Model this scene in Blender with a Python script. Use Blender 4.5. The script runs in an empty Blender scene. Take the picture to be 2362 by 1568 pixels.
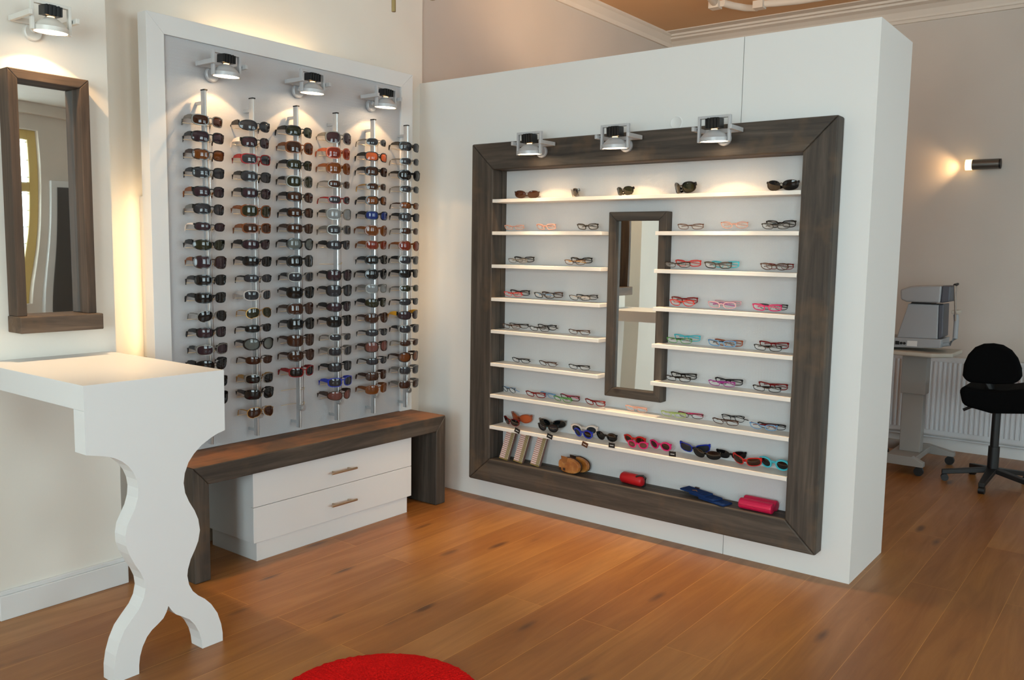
import bpy, bmesh, math, random
from mathutils import Vector, Matrix
random.seed(7)
PI = math.pi
S = bpy.context.scene
COL = S.collection

# ------------------------------------------------------------------ camera
FPX = 1980.26
CAM = Vector((3.6206, -3.9724, 1.5))
F_ = Vector((-0.60528693, 0.7892136, -0.1037768))
R_ = Vector((0.79241034, 0.60978907, 0.01559311))
U_ = Vector((-0.07558825, 0.0727955, 0.99447837))
cd = bpy.data.cameras.new('camera'); cam = bpy.data.objects.new('camera', cd); COL.objects.link(cam)
cd.sensor_width = 36; cd.sensor_fit = 'HORIZONTAL'; cd.lens = FPX / 2362 * 36; cd.clip_start = .05; cd.clip_end = 100
m = Matrix.Identity(4)
for i in range(3):
    m[i][0], m[i][1], m[i][2], m[i][3] = R_[i], U_[i], -F_[i], CAM[i]
cam.matrix_world = m
S.camera = cam

# ------------------------------------------------------------------ world, colour, daylight
S.view_settings.view_transform = 'Standard'; S.view_settings.look = 'None'
S.view_settings.exposure = 0.25; S.view_settings.gamma = 1.0; S.view_settings.use_curve_mapping = False
S.cycles.use_denoising = True
S.cycles.max_bounces = 8; S.cycles.diffuse_bounces = 4; S.cycles.glossy_bounces = 5; S.cycles.transparent_max_bounces = 12
S.cycles.sample_clamp_indirect = 6; S.cycles.caustics_reflective = False; S.cycles.caustics_refractive = False
w = bpy.data.worlds.new('sky'); S.world = w; w.use_nodes = True
w.node_tree.nodes['Background'].inputs[0].default_value = (.72, .93, 1, 1)
w.node_tree.nodes['Background'].inputs[1].default_value = 4.0
DAY = (.76, .95, 1.0); WARM = (1.0, .60, .27)

def light(kind, loc, direc, e, col, parent=None, **kw):
    l = bpy.data.lights.new('light', kind); l.energy = e; l.color = col
    for k, v in kw.items(): setattr(l, k, v)
    o = bpy.data.objects.new({'AREA': 'window_daylight', 'SPOT': 'lamp_beam', 'POINT': 'lamp_glow'}[kind], l); COL.objects.link(o)
    o.location = loc
    o.rotation_euler = Vector(direc).to_track_quat('-Z', 'Y').to_euler()
    if parent: o.parent = parent
    return o
# daylight entering through the tall shop windows behind the camera and in the right wall
light('AREA', (4.4, -7.75, 1.75), (0, 1, -.03), 375, DAY, shape='RECTANGLE', size=4.9, size_y=2.7)
light('AREA', (10.3, -3.65, 1.9), (-1, 0, -.03), 125, DAY, shape='RECTANGLE', size=2.3, size_y=2.6)
light('AREA', (10.3, -0.5, 1.9), (-1, 0, -.03), 60, DAY, shape='RECTANGLE', size=1.5, size_y=2.6)
light('AREA', (10.3, 1.15, 1.9), (-1, 0, -.03), 50, DAY, shape='RECTANGLE', size=1.5, size_y=2.6)

def at(px, py, ax, val):
    d = F_ + R_ * ((px - 1181) / FPX) - U_ * ((py - 784) / FPX)
    i = 'xyz'.index(ax)
    return CAM + d * ((val - CAM[i]) / d[i])

# ------------------------------------------------------------------ materials
def lin(c):
    return tuple((x / 255 / 12.92 if x / 255 <= .04045 else ((x / 255 + .055) / 1.055) ** 2.4) for x in c) + (1,)
def mat(name, rgb, rough=.5, metal=0, spec=.5, **kw):
    M = bpy.data.materials.new(name); M.use_nodes = True
    b = M.node_tree.nodes['Principled BSDF']
    b.inputs['Base Color'].default_value = lin(rgb); b.inputs['Roughness'].default_value = rough
    b.inputs['Metallic'].default_value = metal; b.inputs['Specular IOR Level'].default_value = spec
    for k, v in kw.items(): b.inputs[k].default_value = v
    return M
class NT:
    def __init__(s, M): s.t = M.node_tree; s.b = s.t.nodes['Principled BSDF']
    def n(s, typ, **kw):
        x = s.t.nodes.new('ShaderNode' + typ)
        for k, v in kw.items():
            if hasattr(x, k): setattr(x, k, v)
            else: x.inputs[k].default_value = v
        return x
    def l(s, a, b): s.t.links.new(a, b)
    def coord(s, sc=(1, 1, 1), rot=(0, 0, 0), loc=(0, 0, 0), gen='Object'):
        c = s.n('TexCoord'); mp = s.n('Mapping'); s.l(c.outputs[gen], mp.inputs[0])
        mp.inputs['Scale'].default_value = sc; mp.inputs['Rotation'].default_value = rot; mp.inputs['Location'].default_value = loc
        return mp.outputs[0]
    def ramp(s, fac, stops):
        r = s.n('ValToRGB'); s.l(fac, r.inputs[0]); e = r.color_ramp.elements
        while len(e) < len(stops): e.new(.5)
        for i, (p, c) in enumerate(stops): e[i].position = p; e[i].color = c if len(c) == 4 else lin(c)
        return r.outputs[0]
    def mix(s, fac, a, b, mode='MIX'):
        x = s.n('Mix'); x.data_type = 'RGBA'; x.blend_type = mode
        for v, k in ((fac, 0), (a, 6), (b, 7)):
            if hasattr(v, 'links') or hasattr(v, 'is_output'): s.l(v, x.inputs[k])
            else: x.inputs[k].default_value = v
        return x.outputs[2]
    def math(s, op, a, b=None, c=None):
        x = s.n('Math'); x.operation = op
        for i, v in enumerate((a, b, c)):
            if v is None: continue
            if hasattr(v, 'is_output'): s.l(v, x.inputs[i])
            else: x.inputs[i].default_value = v
        return x.outputs[0]
    def bump(s, h, st=.3, d=.002):
        x = s.n('Bump', Strength=st, Distance=d); s.l(h, x.inputs['Height']); s.l(x.outputs[0], s.b.inputs['Normal'])

def paint(name, rgb, rough=.75, bump=.25, scale=90):
    M = mat(name, rgb, rough, spec=.3); t = NT(M)
    n = t.n('TexNoise', Scale=scale, Detail=3); t.l(t.coord(), n.inputs['Vector'])
    n2 = t.n('TexNoise', Scale=1.3, Detail=2); t.l(t.coord(), n2.inputs['Vector'])
    c2 = tuple(int(v * .96) for v in rgb)
    t.l(t.ramp(n2.outputs[0], [(.35, rgb), (.7, c2)]), t.b.inputs['Base Color'])
    t.bump(n.outputs[0], bump, .001); return M
PAINT = paint('wall_paint', (240, 235, 226))
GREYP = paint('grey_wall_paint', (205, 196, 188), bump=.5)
CEIL = paint('peach_ceiling_paint', (214, 170, 128))
PLASTER = paint('white_plaster', (226, 215, 204), bump=.1)
BOARD = mat('white_laminate', (226, 226, 226), .42, spec=.4)
BOARDD = mat('white_laminate_panel', (232, 231, 229), .5, spec=.35)
GAP = mat('joint_shadow_gap', (70, 68, 66), .9)
EDGE = mat('laminate_edge_line', (176, 168, 158), .6)
SHELF = mat('white_shelf_laminate', (238, 232, 224), .4)
CREAM = mat('cream_window_paint', (214, 186, 118), .45)

def weave(name, a, b, metal=0., rough=.45, scale=95):
    M = mat(name, a, rough, metal); t = NT(M)
    co = t.n('TexCoord'); sp = t.n('SeparateXYZ'); t.l(co.outputs['Object'], sp.inputs[0])
    u = t.math('MULTIPLY', t.math('ADD', t.math('ADD', sp.outputs[0], sp.outputs[1]), sp.outputs[2]), scale * .7071)
    v = t.math('MULTIPLY', t.math('SUBTRACT', t.math('ADD', sp.outputs[0], sp.outputs[1]), sp.outputs[2]), scale * .7071)
    cb = t.n('CombineXYZ'); t.l(u, cb.inputs[0]); t.l(v, cb.inputs[1]); cb.inputs[2].default_value = .31
    ch = t.n('TexChecker', Scale=1.0); t.l(cb.outputs[0], ch.inputs[0])
    su = t.math('ABSOLUTE', t.math('SINE', t.math('MULTIPLY', u, PI * 3))); sv = t.math('ABSOLUTE', t.math('SINE', t.math('MULTIPLY', v, PI * 3)))
    h = t.mix(ch.outputs['Fac'], su, sv)
    col = t.ramp(h, [(.0, b), (.55, a)]); t.l(col, t.b.inputs['Base Color']); t.bump(h, .35, .0012); return M
PANEL_L = weave('embossed_metal_panel', (196, 196, 199), (160, 160, 164), .1, .42)
PANEL_R = weave('embossed_white_panel', (216, 215, 215), (180, 179, 180), 0, .45)

def wood(name, axis, base=(74, 66, 59), dark=(52, 47, 43), warm=(104, 84, 64), bright=1.0, wq=.66):
    M = mat(name, base, .62, spec=.35); t = NT(M)
    sc = [26, 26, 26]; sc['xyz'.index(axis)] = 1.6
    n = t.n('TexNoise', Scale=1.0, Detail=6, Roughness=.62, Distortion=.5); t.l(t.coord(tuple(sc)), n.inputs['Vector'])
    n2 = t.n('TexNoise', Scale=3.2, Detail=4, Roughness=.6); t.l(t.coord(), n2.inputs['Vector'])
    n3 = t.n('TexNoise', Scale=1.0, Detail=2); sc2 = [95, 95, 95]; sc2['xyz'.index(axis)] = 5; t.l(t.coord(tuple(sc2)), n3.inputs['Vector'])
    c = t.ramp(n.outputs[0], [(.3, dark), (.52, base), (.72, tuple(min(255, int(v * 1.32)) for v in base))])
    c = t.mix(t.ramp(n2.outputs[0], [(wq - .1, (0, 0, 0, 1)), (wq + .12, (1, 1, 1, 1))]), c, lin(warm))
    c = t.mix(t.ramp(n3.outputs[0], [(.62, (0, 0, 0, 1)), (.8, (.35, .35, .35, 1))]), c, lin(tuple(int(v * .55) for v in dark)))
    vo = t.n('TexVoronoi', Scale=2.3); t.l(t.coord(), vo.inputs['Vector'])
    c = t.mix(t.ramp(vo.outputs['Distance'], [(.03, (.7, .7, .7, 1)), (.07, (0, 0, 0, 1))]), c, lin((44, 34, 27)))
    t.l(c, t.b.inputs['Base Color']); t.bump(n.outputs[0], .35, .002); return M
WX, WY, WZ = wood('stained_wood_x', 'x'), wood('stained_wood_y', 'y'), wood('stained_wood_z', 'z')
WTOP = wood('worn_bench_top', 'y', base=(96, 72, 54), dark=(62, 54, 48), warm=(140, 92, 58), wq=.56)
WMZ = wood('mirror_wood_z', 'z', base=(80, 65, 54), dark=(54, 45, 38), warm=(100, 78, 60)); WMY = wood('mirror_wood_y', 'y', base=(92, 76, 64), dark=(64, 54, 46), warm=(120, 92, 66))

def oak():
    M = mat('oak_planks', (170, 108, 52), .33, spec=.5); t = NT(M)
    co = t.n('TexCoord'); sp = t.n('SeparateXYZ'); t.l(co.outputs['Object'], sp.inputs[0])
    xx = t.math('SUBTRACT', sp.outputs[0], .058); cb = t.n('CombineXYZ'); t.l(t.math('ADD', sp.outputs[1], 20), cb.inputs[0]); t.l(t.math('ADD', xx, 1.93), cb.inputs[1])
    def br(mort):
        b = t.n('TexBrick'); b.offset = .37; b.offset_frequency = 2; b.squash = 1
        for k, v in (('Scale', 1), ('Mortar Size', mort), ('Mortar Smooth', .1), ('Bias', 0), ('Brick Width', 2.1), ('Row Height', .193)): b.inputs[k].default_value = v
        b.inputs['Color1'].default_value = (0, 0, 0, 1); b.inputs['Color2'].default_value = (1, 1, 1, 1); b.inputs['Mortar'].default_value = (.5, .5, .5, 1)
        t.l(cb.outputs[0], b.inputs['Vector']); return b
    b = br(.0012)
    # grain, offset per plank
    cb2 = t.n('CombineXYZ'); t.l(t.math('ADD', sp.outputs[0], t.math('MULTIPLY', b.outputs['Color'], 7)), cb2.inputs[0])
    t.l(t.math('MULTIPLY', sp.outputs[1], .09), cb2.inputs[1]); t.l(t.math('MULTIPLY', b.outputs['Color'], 9), cb2.inputs[2])
    g = t.n('TexNoise', Scale=13, Detail=7, Roughness=.62, Distortion=1.1); t.l(cb2.outputs[0], g.inputs['Vector'])
    g2 = t.n('TexNoise', Scale=3.0, Detail=3); t.l(t.coord((1, .35, 1)), g2.inputs['Vector'])
    c = t.ramp(g.outputs[0], [(.25, (104, 60, 26)), (.5, (154, 98, 44)), (.75, (190, 132, 66))])
    c = t.mix(.55, c, t.ramp(b.outputs['Color'], [(0, (132, 84, 40)), (.5, (156, 106, 52)), (1, (176, 128, 72))]))
    c = t.mix(t.ramp(g2.outputs[0], [(.4, (0, 0, 0, 1)), (.75, (.6, .6, .6, 1))]), c, lin((128, 74, 30)))
    # knots and mineral streaks
    vo = t.n('TexVoronoi', Scale=1.0); t.l(t.coord((6.5, 1.7, 1), (0, 0, .05)), vo.inputs['Vector'])
    dn = t.n('TexNoise', Scale=13, Detail=4); t.l(t.coord((1, .5, 1)), dn.inputs['Vector'])
    kd = t.math('ADD', vo.outputs['Distance'], t.math('MULTIPLY', dn.outputs[0], .16))
    c = t.mix(t.ramp(kd, [(.13, (.8, .8, .8, 1)), (.24, (0, 0, 0, 1))]), c, lin((72, 44, 26)))
    c = t.mix(b.outputs['Fac'], c, lin((188, 132, 66)))
    t.l(c, t.b.inputs['Base Color'])
    t.l(t.ramp(g.outputs[0], [(.2, (.44, .44, .44, 1)), (.8, (.3, .3, .3, 1))]), t.b.inputs['Roughness'])
    t.bump(t.math('SUBTRACT', t.math('MULTIPLY', g.outputs[0], .25), b.outputs['Fac']), .25, .0015); return M
OAK = oak()
RUG = mat('red_carpet_pile', (196, 14, 16), .95, spec=.1); t = NT(RUG)
n = t.n('TexNoise', Scale=160, Detail=4); t.l(t.coord(), n.inputs['Vector']); n2 = t.n('TexNoise', Scale=9, Detail=3); t.l(t.coord(), n2.inputs['Vector'])
t.l(t.mix(t.ramp(n2.outputs[0], [(.4, (0, 0, 0, 1)), (.7, (.5, .5, .5, 1))]), t.ramp(n.outputs[0], [(.3, (176, 10, 12)), (.7, (228, 24, 22))]), lin((184, 12, 14))), t.b.inputs['Base Color']); t.bump(n.outputs[0], 1, .006)
SILV = mat('satin_silver', (176, 178, 182), .38, .85); CHROME = mat('chrome', (200, 200, 202), .16, 1)
ALU = mat('brushed_rod_aluminium', (196, 198, 200), .28, .9)
WHITEM = mat('white_lamp_metal', (228, 226, 220), .4, .1); GREYM = mat('silver_lamp_metal', (186, 187, 190), .42, .15)
BLK = mat('black_heatsink', (18, 18, 19), .35, .2)
BRASS = mat('drawer_handle_nickel', (190, 172, 150), .3, 1); TANW = mat('holder_acrylic', (196, 176, 146), .25, .2)
MIRROR = mat('mirror_glass', (236, 238, 236), .012, 1)
def warp(M, s=.012):
    t = NT(M); n = t.n('TexNoise', Scale=1.6, Detail=1); t.l(t.coord((1, 1, .6)), n.inputs['Vector']); t.bump(n.outputs[0], .35, s)
warp(MIRROR)
def emis(name, col, st):
    M = mat(name, (255, 240, 220), .5); b = M.node_tree.nodes['Principled BSDF']
    b.inputs['Emission Color'].default_value = col + (1,); b.inputs['Emission Strength'].default_value = st; return M
GLOW = emis('lamp_reflector_glow', (1, .80, .55), 7.0); BULB = emis('bulb_glow', (1, .55, .2), 3.0)
TUBE = {'a': emis('warm_tube', (1, .68, .34), 11.0), 'b': emis('warm_tube_top', (1, .68, .34), 15.0), 'c': emis('warm_tube_right', (1, .62, .28), 4.5)}; SCONCE = emis('wall_lamp_glass', (1, .66, .28), 2.6)
def glass(name, col, alpha, rough=.03):
    M = bpy.data.materials.new(name); M.use_nodes = True; nt = M.node_tree; nt.nodes.clear()
    o = nt.nodes.new('ShaderNodeOutputMaterial'); mx = nt.nodes.new('ShaderNodeMixShader')
    tr = nt.nodes.new('ShaderNodeBsdfTransparent'); pr = nt.nodes.new('ShaderNodeBsdfPrincipled')
    pr.inputs['Base Color'].default_value = lin(col); pr.inputs['Roughness'].default_value = rough
    tr.inputs[0].default_value = lin(tuple(int(c + (255 - c) * (1 - alpha)) for c in col))
    mx.inputs[0].default_value = alpha; nt.links.new(tr.outputs[0], mx.inputs[1]); nt.links.new(pr.outputs[0], mx.inputs[2]); nt.links.new(mx.outputs[0], o.inputs[0]); return M
CLEAR = glass('clear_lens', (235, 238, 240), .14); PANE = glass('window_pane', (240, 245, 250), .06)
LENS = {k: glass('lens_' + nme, c, a, .04) for k, nme, c, a in (
    ('K', 'black', (14, 14, 16), .97), ('G', 'grey', (42, 44, 50), .93), ('B', 'brown', (54, 28, 16), .93), ('A', 'amber', (104, 54, 14), .9),
    ('O', 'orange', (196, 92, 48), .86), ('P', 'plum', (46, 30, 38), .93), ('M', 'mirrored', (120, 126, 130), .9), ('L', 'pale_grey', (92, 98, 96), .75),
    ('U', 'blue', (20, 44, 110), .93), ('V', 'olive', (36, 38, 24), .93), ('R', 'red_brown', (112, 38, 22), .9), ('T', 'rose_brown', (110, 66, 60), .8))}
LENSN = {'K': 'black', 'G': 'dark grey', 'B': 'dark brown', 'A': 'amber brown', 'O': 'orange', 'P': 'plum grey', 'M': 'mirrored grey', 'L': 'pale grey',
         'U': 'blue', 'V': 'olive', 'R': 'red-brown', 'T': 'rose-brown'}
FR = {k: mat('frame_' + nme.replace(' ', '_'), c, r, mt) for k, nme, c, r, mt in (
    ('k', 'black', (15, 15, 16), .18, 0), ('b', 'tortoise', (110, 58, 20), .2, 0), ('d', 'dark brown', (48, 28, 18), .2, 0), ('r', 'red', (126, 14, 18), .25, 0),
    ('w', 'white', (232, 214, 200), .3, 0), ('g', 'grey metal', (132, 130, 126), .3, .8), ('o', 'gold metal', (186, 144, 84), .28, .9), ('n', 'clear grey', (168, 162, 160), .2, 0),
    ('u', 'blue', (16, 44, 168), .3, 0), ('c', 'coral', (158, 78, 48), .25, 0), ('y', 'yellow', (214, 150, 20), .3, 0), ('p', 'pink', (222, 30, 110), .3, 0),
    ('s', 'salmon', (198, 148, 134), .3, 0), ('t', 'turquoise', (70, 190, 206), .35, 0), ('e', 'green', (60, 140, 60), .3, 0), ('m', 'magenta', (160, 36, 140), .3, 0),
    ('l', 'light blue', (110, 160, 205), .35, 0), ('q', 'pale pink', (224, 176, 186), .25, 0), ('x', 'bright red', (206, 34, 30), .3, 0), ('h', 'dark metal', (40, 38, 38), .3, .6), ('i', 'lime', (176, 196, 110), .4, 0), ('z', 'thin brown', (88, 58, 44), .3, .4))}
FRN = {k: FR[k].name[6:].replace('_', ' ') for k in FR}
LEATH = mat('tan_patent_leather', (172, 108, 48), .25, spec=.6); LEATHD = mat('dark_leather_trim', (58, 36, 24), .4)
REDC = mat('red_case_shell', (186, 18, 28), .45); PINKC = mat('pink_croc_case', (208, 20, 74), .5); DENIM = mat('denim', (28, 52, 98), .9, spec=.1)
t = NT(PINKC); vo = t.n('TexVoronoi', Scale=150); t.l(t.coord(), vo.inputs[0]); t.bump(vo.outputs[0], .6, .001)
t = NT(DENIM); n = t.n('TexNoise', Scale=400); t.l(t.coord(), n.inputs[0]); t.bump(n.outputs[0], .5, .001)
t = NT(LEATH); n = t.n('TexNoise', Scale=26, Detail=3); t.l(t.coord(), n.inputs[0]); t.l(t.ramp(n.outputs[0], [(.35, (150, 88, 36)), (.6, (184, 120, 58)), (.8, (206, 160, 104))]), t.b.inputs['Base Color'])
STRIPE = mat('striped_paper_case', (210, 200, 190), .3); t = NT(STRIPE)
co = t.n('TexCoord'); sp = t.n('SeparateXYZ'); t.l(co.outputs['Object'], sp.inputs[0])
wv = t.math('FRACT', t.math('MULTIPLY', sp.outputs[2], 88)); wx = t.math('GREATER_THAN', sp.outputs[0], .006)
ca = t.ramp(wv, [(0, (226, 220, 216)), (.3, (226, 220, 216)), (.34, (150, 70, 70)), (.5, (150, 70, 70)), (.55, (60, 60, 90)), (.62, (230, 190, 170)), (1, (230, 190, 170))])
wv2 = t.math('FRACT', t.math('MULTIPLY', sp.outputs[2], 170)); cbb = t.ramp(wv2, [(0, (200, 180, 130)), (.5, (200, 180, 130)), (.55, (70, 60, 56)), (1, (70, 60, 56))])
t.l(t.mix(wx, ca, cbb), t.b.inputs['Base Color'])
BLACKF = mat('black_upholstery', (7, 7, 8), .95, spec=.1); BLACKP = mat('black_plastic', (13, 13, 14), .5)
DESKG = mat('instrument_grey_plastic', (158, 160, 164), .5); DESKD = mat('instrument_dark_grey', (78, 80, 90), .45); DESKT = mat('instrument_table_top', (186, 178, 166), .5); STEEL = mat('painted_grey_steel', (150, 146, 142), .5, .1)
RADI = mat('radiator_enamel', (206, 208, 212), .4)
LABELW = mat('white_sticker', (225, 225, 225), .6); TAGK = mat('black_card_tag', (22, 18, 16), .5)
DARKPAN = mat('dark_display_panel', (86, 82, 80), .7)

# ------------------------------------------------------------------ mesh helpers
def box(bm, x0, x1, y0, y1, z0, z1, M=None):
    vs = [bm.verts.new(v) for v in ((x0, y0, z0), (x1, y0, z0), (x1, y1, z0), (x0, y1, z0), (x0, y0, z1), (x1, y0, z1), (x1, y1, z1), (x0, y1, z1))]
    if M: 
        for v in vs: v.co = M @ v.co
    for f in ((0, 3, 2, 1), (4, 5, 6, 7), (0, 1, 5, 4), (1, 2, 6, 5), (2, 3, 7, 6), (3, 0, 4, 7)): bm.faces.new([vs[i] for i in f])
    return bm
def prism(bm, pts, direc):
    d = Vector(direc); a = [bm.verts.new(Vector(p)) for p in pts]; b = [bm.verts.new(Vector(p) + d) for p in pts]
    n = len(pts); bm.faces.new(a); bm.faces.new(b[::-1])
    for i in range(n): bm.faces.new((a[i], b[i], b[(i + 1) % n], a[(i + 1) % n]))
    return bm
def tube(bm, pts, r, seg=8, cap=True):
    pts = [Vector(p) for p in pts]; rs = r if isinstance(r, (list, tuple)) else [r] * len(pts); rings = []
    up = Vector((0, 0, 1))
    for i, p in enumerate(pts):
        d = (pts[min(i + 1, len(pts) - 1)] - pts[max(i - 1, 0)]).normalized()
        a = d.cross(up if abs(d.dot(up)) < .95 else Vector((1, 0, 0))).normalized(); b = a.cross(d)
        rings.append([bm.verts.new(p + (a * math.cos(2 * PI * k / seg) + b * math.sin(2 * PI * k / seg)) * rs[i]) for k in range(seg)])
    for i in range(len(rings) - 1):
        for k in range(seg): bm.faces.new((rings[i][k], rings[i][(k + 1) % seg], rings[i + 1][(k + 1) % seg], rings[i + 1][k]))
    if cap: bm.faces.new(rings[0][::-1]); bm.faces.new(rings[-1])
    return bm
def lathe(bm, prof, c=(0, 0, 0), seg=28, cap0=False, cap1=False):
    rings = [[bm.verts.new((c[0] + r * math.cos(2 * PI * k / seg), c[1] + r * math.sin(2 * PI * k / seg), c[2] + z)) for k in range(seg)] for r, z in prof]
    for i in range(len(rings) - 1):
        for k in range(seg): bm.faces.new((rings[i][k], rings[i][(k + 1) % seg], rings[i + 1][(k + 1) % seg], rings[i + 1][k]))
    if cap0: bm.faces.new(rings[0][::-1])
    if cap1: bm.faces.new(rings[-1])
    return bm
def mesh(bm, name, M=None, smooth=False):
    bmesh.ops.recalc_face_normals(bm, faces=bm.faces)
    me = bpy.data.meshes.new(name); bm.to_mesh(me); bm.free()
    if M: me.materials.append(M)
    if smooth:
        for p in me.polygons: p.use_smooth = True
    return me
def link(name, me, parent=None, loc=None, rot=None):
    o = bpy.data.objects.new(name, me); COL.objects.link(o)
    if parent: o.parent = parent
    if loc is not None: o.location = loc
    if rot is not None: o.rotation_euler = rot
    return o
def obj(name, bm, M, parent=None, smooth=False, bev=0, seg=2, loc=None, rot=None):
    o = link(name, mesh(bm, name, M, smooth), parent, loc, rot)
    if bev:
        b = o.modifiers.new('bevel', 'BEVEL'); b.width = bev; b.segments = seg; b.limit_method = 'ANGLE'; b.angle_limit = .6
        if smooth is False:
            for p in o.data.polygons: p.use_smooth = False
    elif smooth:
        e = o.modifiers.new('split', 'EDGE_SPLIT'); e.split_angle = .7
    return o
B = bmesh.new
def bx(*a): return box(B(), *a)
def empty(name, loc, label, cat, group=None, rz=0):
    o = bpy.data.objects.new(name, None); COL.objects.link(o); o.location = loc; o.rotation_euler = (0, 0, rz); o.empty_display_size = .05
    return tag(o, label, cat, group)
def tag(o, label, cat, group=None, kind=None):
    o['label'] = label; o['category'] = cat
    if group: o['group'] = group
    if kind: o['kind'] = kind
    return o
def struct(name, bm, M, label=None, **kw):
    o = obj(name, bm, M, **kw); o['kind'] = 'structure'
    if label: o['label'] = label; o['category'] = name.split('_')[0]
    return o

# ------------------------------------------------------------------ setting
XW = -.178; YF = 3.37; XR = 9.6; YB = -7.2; ZC = 3.46
struct('floor', bx(-1, XR + .4, YB - .4, YF + .3, -.1, 0), OAK, 'floor of long orange-brown oak planks with dark knots')
struct('ceiling', bx(-1, XR + .4, YB - .4, YF + .3, ZC + .001, ZC + .12), PLASTER, 'cream ceiling of the shop')
struct('ceiling_rear', bx(-1, 3.4, .02, YF + .2, ZC - .005, ZC + .0008), CEIL, 'peach painted ceiling field behind the partition')
struct('wall_left', bx(-.6, XW, YB, .02, 0, ZC), PAINT, 'pale painted left wall, lit warm behind the white display frame')
struct('wall_left_rear', box(bx(-.6, XW - .012, .02, 1.23, 0, ZC), -.6, XW - .02, 1.23, YF, 0, ZC), GREYP, 'grey left wall continuing behind the partition')
struct('wall_far', bx(-.6, XR + .3, YF, YF + .3, 0, ZC), GREYP, 'grey far wall with radiator and small wall lamp')
# mirror wall block
struct('wall_mirror', bx(XW, .01, -2.6, -2.084, 0, ZC), PAINT, 'pale textured wall section carrying the tall wood framed mirror')
bb = box(B(), .01, .03, -2.6, -2.07, 0, .1); box(bb, .01, .022, -2.6, -2.075, .1, .118)
struct('baseboard_left', bb, BOARD, 'white baseboard under the mirror wall', bev=.003)
# right wall with tall windows (x = XR) and back wall with shop windows
def wall_holes_x(x0, x1, ya, yb, holes):
    bm = B(); ys = ya
    for (h0, h1, z0, z1) in holes:
        box(bm, x0, x1, ys, h0, 0, ZC); box(bm, x0, x1, h0, h1, 0, z0); box(bm, x0, x1, h0, h1, z1, ZC); ys = h1
    box(bm, x0, x1, ys, yb, 0, ZC); return bm
RH = [(-4.7, -2.6, .65, 3.1), (-1.2, .2, .65, 3.1), (.5, 1.815, .65, 3.1)]
struct('wall_right', wall_holes_x(XR, XR + .3, YB, YF, RH), PLASTER, 'cream right wall with tall arched windows')
bm = B(); BHX = [(2.1, 4.2, .5, 3.0), (4.6, 6.7, .5, 3.0)]; xs = -.6
for (h0, h1, z0, z1) in BHX:
    box(bm, xs, h0, YB - .3, YB, 0, ZC); box(bm, h0, h1, YB - .3, YB, 0, z0); box(bm, h0, h1, YB - .3, YB, z1, ZC); xs = h1
box(bm, xs, XR + .3, YB - .3, YB, 0, ZC)
struct('wall_back', bm, PLASTER, 'cream wall with shop windows behind the viewer')
def window(i, horiz, a, b, z0, z1):
    fr = B(); pn = B(); ld = B()
    def bb_(bm, u0, u1, v0, v1, w0, w1):   # u along, v depth, w up
        box(bm, v0 + XR, v1 + XR, u0, u1, w0, w1) if horiz == 'y' else box(bm, u0, u1, YB - v1, YB - v0, w0, w1)
    t_ = .13; zm = 2.25
    for (u0, u1, w0, w1) in ((a, a + t_, z0, z1), (b - t_, b, z0, z1), (a + t_, b - t_, z0, z0 + t_), (a + t_, b - t_, z1 - t_, z1), (a + t_, b - t_, zm, zm + .14)): bb_(fr, u0, u1, .1, .17, w0, w1)
    bb_(pn, a + t_, b - t_, .13, .136, z0 + t_, z1 - t_)
    n = max(2, round((b - a) / .3))
    for k in range(1, n): u = a + (b - a) * k / n; bb_(ld, u - .005, u + .005, .122, .13, z0 + t_, z1 - t_)
    z = z0 + t_
    while z < z1 - t_: bb_(ld, a + t_, b - t_, .122, .13, z - .005, z + .005); z += .24
    # arched head spandrel
    w_ = struct('window_%d' % i, fr, CREAM, 'tall cream framed window with leaded panes, number %d round the room' % i if False else None, bev=.006)
    w_['label'] = 'cream framed leaded window ' + ['in the right wall nearest the front', 'in the middle of the right wall', 'seen in the left mirror beside the dark display', 'behind the viewer, left half', 'behind the viewer, right half'][i - 1]; w_['category'] = 'window'
    obj('pane', pn, PANE, w_); obj('lead_bars', ld, TAGK, w_)
for i, h in enumerate(RH): window(i + 1, 'y', *h)
for i, h in enumerate(BHX): window(i + 4, 'x', *h)

# partition wall with the niche for the wooden shelf frame
PX1, PD, PZ = 2.5453, .5465, 2.52
fx0, fx1, fz0, fz1 = 0.3275, 2.413, 0.1278, 2.1087
ix0, ix1, iz0, iz1 = 0.485, 2.2643, 0.2696, 1.9575
YN = .042; XS = 1.9296
bm = B(); gsm = .0016
box(bm, XW + .0, ix0 - .08, .0, PD, 0, PZ)
box(bm, ix0 - .08, XS - gsm, 0, PD, iz1 + .08, PZ); box(bm, ix0 - .08, XS - gsm, 0, PD, 0, iz0 - .08)
box(bm, XS + gsm, ix1 + .08, 0, PD, iz1 + .08, PZ); box(bm, XS + gsm, ix1 + .08, 0, PD, 0, iz0 - .08)
box(bm, ix1 + .08, PX1, 0, PD, 0, PZ)
box(bm, ix0 - .08, ix1 + .08, YN + .012, PD, iz0 - .08, iz1 + .08)
struct('wall_partition', bm, BOARDD, 'free-standing white panelled partition wall holding the wooden shelf frame')
bm = B(); lathe(bm, [(.034, 0), (.034, .002), (.030, .003), (.028, .0015)], seg=32, cap1=True)
o = obj('cable_cap', bm, BOARDD, smooth=True, loc=(at(1560, 283, 'y', 0)[0], 0, at(1560, 283, 'y', 0)[2]), rot=(PI / 2, 0, 0)); tag(o, 'small round white cover cap on partition above the wooden frame', 'cover')

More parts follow.
